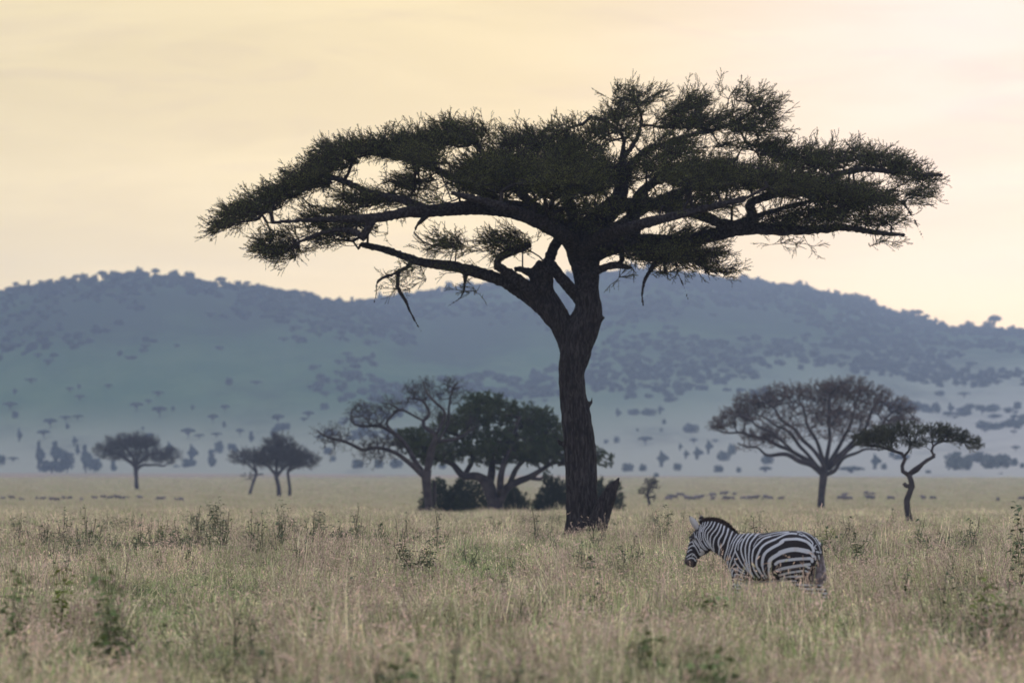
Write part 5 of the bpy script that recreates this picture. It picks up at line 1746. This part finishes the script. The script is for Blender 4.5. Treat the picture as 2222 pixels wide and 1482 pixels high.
P2 = wedge(33, 165, 3.1, fade=lambda y: 1.0 if y < 110 else .7)
P, rot, scl, pk = lay(P2, [.24, .12, .22, .08, .11, .20, .09], .8, 1.15, [1, 1, 3, 7, 8])
near_grass = scatter_object('grass', near_p, G, P, rot, scl, 'tall mixed green and straw grass filling the foreground around the zebra', 'grass', pk)
P2 = wedge(165, 420, .85, fade=lambda y: 1.0 if y < 260 else .6)
P, rot, scl, pk = lay(P2, [.38, .18, .34, .08], .8, 1.2, [1, 1, 4])
mid_grass = scatter_object('grass', far_p, G, P, rot, scl, 'straw coloured grass of the open plain beyond the big acacia', 'grass', pk)
P2 = wedge(420, 1700, .20, fade=lambda y: 1.0 if y < 600 else (.55 if y < 900 else .22))
P, rot, scl, pk = lay(P2, [.36, .34, .30, .02], 1.3, 1.9)
scl[:, 2] *= .42
scl[:, :2] *= np.where(P2[:, 1] > 900, 1.8, 1.0)[:, None]
far_grass = scatter_object('grass', far_p, GF, P, rot, scl, 'pale short grass of the distant plain where the herd grazes', 'grass', pk)

# ---------------------------------------------------------------- leafy weeds and shrubs standing out of the grass


def weed(label, px, top, base_row, w, nst=7, leaf=.055, bright=False, grass=.45, dense=1.0, name='weed', d=None, cat='plant'):
    d = d or dist_for(base_row, grass)
    m = d / F
    x = (px - CX) * m
    t = thing(name, (x, d, float(ground(x, d))), label, cat, 'leafy weeds standing in the grass')
    H = (HZ - top) * m + CAMH - float(ground(x, d))
    R = w * .5 * m
    P0, P1, R0, R1 = [], [], [], []
    LV = []
    for s in range(nst):
        a = random.uniform(0, 6.28)
        h = H * random.uniform(.55, 1.0) if s else H
        e = np.array([math.cos(a) * R * random.uniform(.3, 1.0), math.sin(a) * R * .8, h]) if s else np.array([R * .15, 0, h])
        p = np.array([random.gauss(0, .03), random.gauss(0, .03), -.03])
        k = max(5, int(h / .09))
        for i in range(k):
            t1 = (i + 1) / k
            q_ = np.array([e[0] * t1 ** 1.3, e[1] * t1 ** 1.3, h * t1]) + np.random.normal(0, .012, 3)
            P0.append(p); P1.append(q_); R0.append(.008 * (1 - t1 * .7)); R1.append(.007 * (1 - t1 * .75))
            if t1 > .18:
                for _ in range(np.random.poisson(3.2 * dense)):
                    dr = np.random.normal(0, 1, 3); dr[2] = abs(dr[2]) * .4 - .15
                    dr /= np.linalg.norm(dr)
                    c = q_ + dr * leaf * random.uniform(.5, 1.8)
                    l = leaf * random.uniform(.75, 1.5)
                    sd = np.cross(dr, [0, 0, 1]); sd /= np.linalg.norm(sd) + 1e-6
                    sd = sd + np.random.normal(0, .25, 3)
                    dn = np.array([0, 0, -.18 * l])
                    # a folded leaf: two halves along a mid rib
                    LV.append([c - dr * l * .5, c + sd * l * .34 + dn * .2 + [0, 0, .004], c + dr * l * .55 + dn * 2, c + dn * .6])
                    LV.append([c - dr * l * .5, c + dn * .6, c + dr * l * .55 + dn * 2, c - sd * l * .34 + dn * .2 + [0, 0, .004]])
            p = q_
    V, Q = frustums(np.array(P0), np.array(P1), np.array(R0), np.array(R1), 4)
    link(bpy.data.objects.new('stems', mesh_np('stems', V, [Q], [M['stem']])), t)
    LV = np.array(LV).reshape(-1, 3)
    link(bpy.data.objects.new('leaves', mesh_np('leaves', LV, [np.arange(len(LV)).reshape(-1, 4)], [M['weed_bright'] if bright else (M['weed_near'] if d < 80 else M['weed'])])), t)
    return t


def weed_proto(seed, H, R, nst, leaf):
    r = np.random.default_rng(seed)
    P0, P1, LV = [], [], []
    for s_ in range(nst):
        a = r.uniform(0, 6.28)
        h = H * r.uniform(.5, 1.0)
        e = np.array([math.cos(a) * R * r.uniform(.2, 1), math.sin(a) * R * r.uniform(.2, 1), h])
        p = np.array([0, 0, -.03])
        for i_ in range(6):
            t1 = (i_ + 1) / 6
            q_ = np.array([e[0] * t1 ** 1.3, e[1] * t1 ** 1.3, h * t1]) + r.normal(0, .012, 3)
            P0.append(p); P1.append(q_)
            for _ in range(r.poisson(3.0)):
                dr = r.normal(0, 1, 3); dr[2] = abs(dr[2]) * .4 - .1
                dr /= np.linalg.norm(dr)
                c = q_ + dr * leaf * r.uniform(.4, 1.5)
                sd = np.cross(dr, [0, 0, 1]) + r.normal(0, .3, 3)
                l = leaf * r.uniform(.6, 1.3)
                LV += [c - dr * l * .5, c + sd * l * .3, c + dr * l * .55 - [0, 0, l * .2], c - sd * l * .3]
            p = q_
    TV, TQ = frustums(np.array(P0), np.array(P1), np.full(len(P0), .006), np.full(len(P0), .004), 3)
    LV = np.array(LV)
    Q_ = np.arange(len(LV)).reshape(-1, 4)
    return np.vstack([LV, TV]), np.vstack([Q_, TQ + len(LV)]), np.concatenate([np.zeros(len(Q_), int), np.ones(len(TQ), int)])


wpr = [weed_proto(21, .72, .20, 6, .055), weed_proto(22, .60, .30, 9, .060), weed_proto(23, .85, .14, 4, .050), weed_proto(24, .55, .35, 11, .065)]
cl = []
for cx_, cy_, sx_, sy_, n_ in ((-11.6, 142, 1.5, 4, 46), (-9.3, 140, .8, 3, 26), (-7.0, 146, .9, 4, 22), (-4.7, 143, 1.0, 4, 30), (-7.6, 139, .4, 2, 8), (8.5, 118, 4, 8, 34), (3.5, 150, 2, 6, 16), (12, 140, 3, 12, 30), (-1.0, 118, 2.0, 8, 22),
                               (-1.2, 50, .8, 2.5, 30), (2.0, 50, 1.2, 3, 26), (5.4, 68, .8, 4, 24), (-4.2, 62, 1.0, 4, 16), (0.0, 90, 9, 26, 120), (0, 200, 14, 30, 60)):
    cl.append(np.stack([np.random.normal(cx_, sx_, n_), np.random.normal(cy_, sy_, n_)], -1))
P2 = np.vstack(cl)
P2 = P2[(P2[:, 1] > 44) & ~((np.abs(P2[:, 0] - 3.7) < 1.6) & (P2[:, 1] > 70) & (P2[:, 1] < 89))]
n = len(P2)
s_ = np.random.uniform(.65, 1.2, n)
s_ = s_ * np.where(P2[:, 1] > 110, 1.30, 1.0)
scatter_object('ground_cover', wpr, [M['weed'], M['stem']], np.stack([P2[:, 0], P2[:, 1], ground(P2[:, 0], P2[:, 1])], -1), np.stack([np.zeros(n), np.zeros(n), np.random.uniform(0, 6.28, n)], -1),
               np.stack([s_, s_, s_ * np.random.uniform(.8, 1.15, n)], -1), 'small leafy green weeds mixed all through the grass', 'weeds')

weed('tall narrow dark leafy weed, the highest one in the grass left of the leafless tree', 470, 1078, 1160, 60, 9, .060, dense=1.6)
weed('bushy round leafy weed right of the tall narrow one with a sprig leaning right', 690, 1110, 1162, 85, 14, .055, dense=1.6)
weed('leafy weed with two thin raised tips between the tall narrow weed and the round one', 608, 1086, 1162, 66, 10, .055, dense=1.2)
weed('low dark leafy scrub in the grass left of the tall narrow weed', 235, 1122, 1150, 70, 12, .06, dense=1.8)
weed('low leafy weed near the left edge in front of the herd', 40, 1118, 1155, 60, 10, .055, dense=1.4)
weed('thin leafy weed between the two low patches of scrub on the left', 150, 1112, 1158, 40, 7, .05, dense=1.2)
weed('dark scrubby weed right behind the low scrub on the left', 270, 1126, 1156, 50, 9, .06, dense=1.6)
weed('bright yellow-green small weed clump in the grass left of the tall narrow weed', 350, 1134, 1166, 34, 8, .06, True, dense=1.5)
weed('leafy weed with raised thin stems standing between the small young tree and the zebra head', 1440, 1098, 1168, 64, 9, .055, dense=1.3)
weed('yellow-green single-stemmed weed right of the big trunk', 1396, 1130, 1160, 8, 2, .05, True, dense=1.4)
weed('small leafy weed in the grass just left of the big trunk', 1195, 1120, 1150, 34, 5, .055)
weed('dark leafy weed pair member with rounded top in the mid grass left of centre', 888, 1190, 1235, 46, 8, .06, dense=1.3, grass=.4)
weed('narrow upright dark weed right of the round-topped dark weed in the mid grass', 932, 1174, 1235, 18, 4, .065, dense=1.8, grass=.4)
weed('leafy weed on a thin stem in the grass below the big trunk', 1278, 1205, 1260, 44, 5, .065, grass=.4)
weed('dark twiggy weed standing just behind the zebra shoulders', 1618, 1112, 1165, 40, 6, .045)
weed('thin reddish topped weed in the grass behind the zebra back', 1650, 1108, 1165, 16, 4, .04, dense=.8)
weed('small bright green plant in the grass right of the zebra rump', 1798, 1148, 1185, 18, 6, .06, True, dense=1.6, grass=.4)
weed('small dark green plant between the zebra rump and the right edge', 1854, 1150, 1180, 10, 4, .06, dense=1.6, grass=.4)
weed('green stem with broad leaves cut by the right edge', 2214, 1098, 1175, 26, 3, .10, dense=.8, d=95)
weed('large blurred leafy weed with drooping leaves at the left edge of the foreground', 30, 1178, 1380, 84, 6, .085, dense=.8, d=64)
weed('broad blurred leafy weed in the left foreground', 238, 1228, 1400, 116, 8, .085, dense=1.0, d=60)
weed('narrow yellow-green upright weed between the two blurred foreground weeds', 135, 1232, 1320, 16, 3, .08, True, dense=1.5, d=72)
weed('dark low leafy clump at the bottom of the foreground left of centre', 860, 1378, 1480, 140, 8, .075, dense=1.2, d=50)
weed('blurred leafy weed in the foreground under the zebra chest', 1545, 1290, 1380, 50, 6, .09, dense=1.1, d=72)
weed('two-leaved dark weed in the foreground below and left of the zebra', 1405, 1350, 1450, 34, 3, .09, dense=.8, d=56)
weed('low broad-leaved weed in the bottom foreground right of centre', 1560, 1400, 1482, 120, 12, .075, dense=1.1, d=52)
weed('dark green scrubby clump in the grass at the right edge of the foreground', 2185, 1280, 1350, 100, 12, .08, dense=1.5, d=66)
weed('yellow-green grassy weed left of the dark clump at the right edge', 2130, 1255, 1340, 50, 8, .09, True, dense=.8, d=72)
weed('small dark leafy sprig in the foreground grass on the left of centre', 690, 1310, 1380, 30, 4, .085, dense=.9, d=66)
weed('grey-green thin branched weed in the grass right of the zebra', 2090, 1200, 1275, 40, 5, .05, dense=.7, d=84)

# ---------------------------------------------------------------- haze
HAZE_DENSITY, HAZE_COLOR, HAZE_ANISO = 0.00012, (.34, .49, .88), 0.68
hv = [(-1450, -55, -5), (1450, -55, -5), (1450, 5400, -5), (-1450, 5400, -5), (-1450, -55, 190), (1450, -55, 190), (1450, 5400, 190), (-1450, 5400, 190)]
hf = [(0, 3, 2, 1), (4, 5, 6, 7), (0, 1, 5, 4), (1, 2, 6, 5), (2, 3, 7, 6), (3, 0, 4, 7)]
hm_ = bpy.data.materials.new('haze')
hm_.use_nodes = True
nt = hm_.node_tree
nt.nodes.clear()
pv = N(nt, 'ShaderNodeVolumePrincipled')
pv.inputs['Color'].default_value = (*HAZE_COLOR, 1)
pv.inputs['Density'].default_value = HAZE_DENSITY
pv.inputs['Anisotropy'].default_value = HAZE_ANISO
oo = N(nt, 'ShaderNodeOutputMaterial')
nt.links.new(pv.outputs[0], oo.inputs['Volume'])
hz = link(bpy.data.objects.new('haze', mesh_np('haze', hv, [hf], [hm_])))
tag(hz, 'thin blue evening haze filling the air over the plain', kind='stuff')
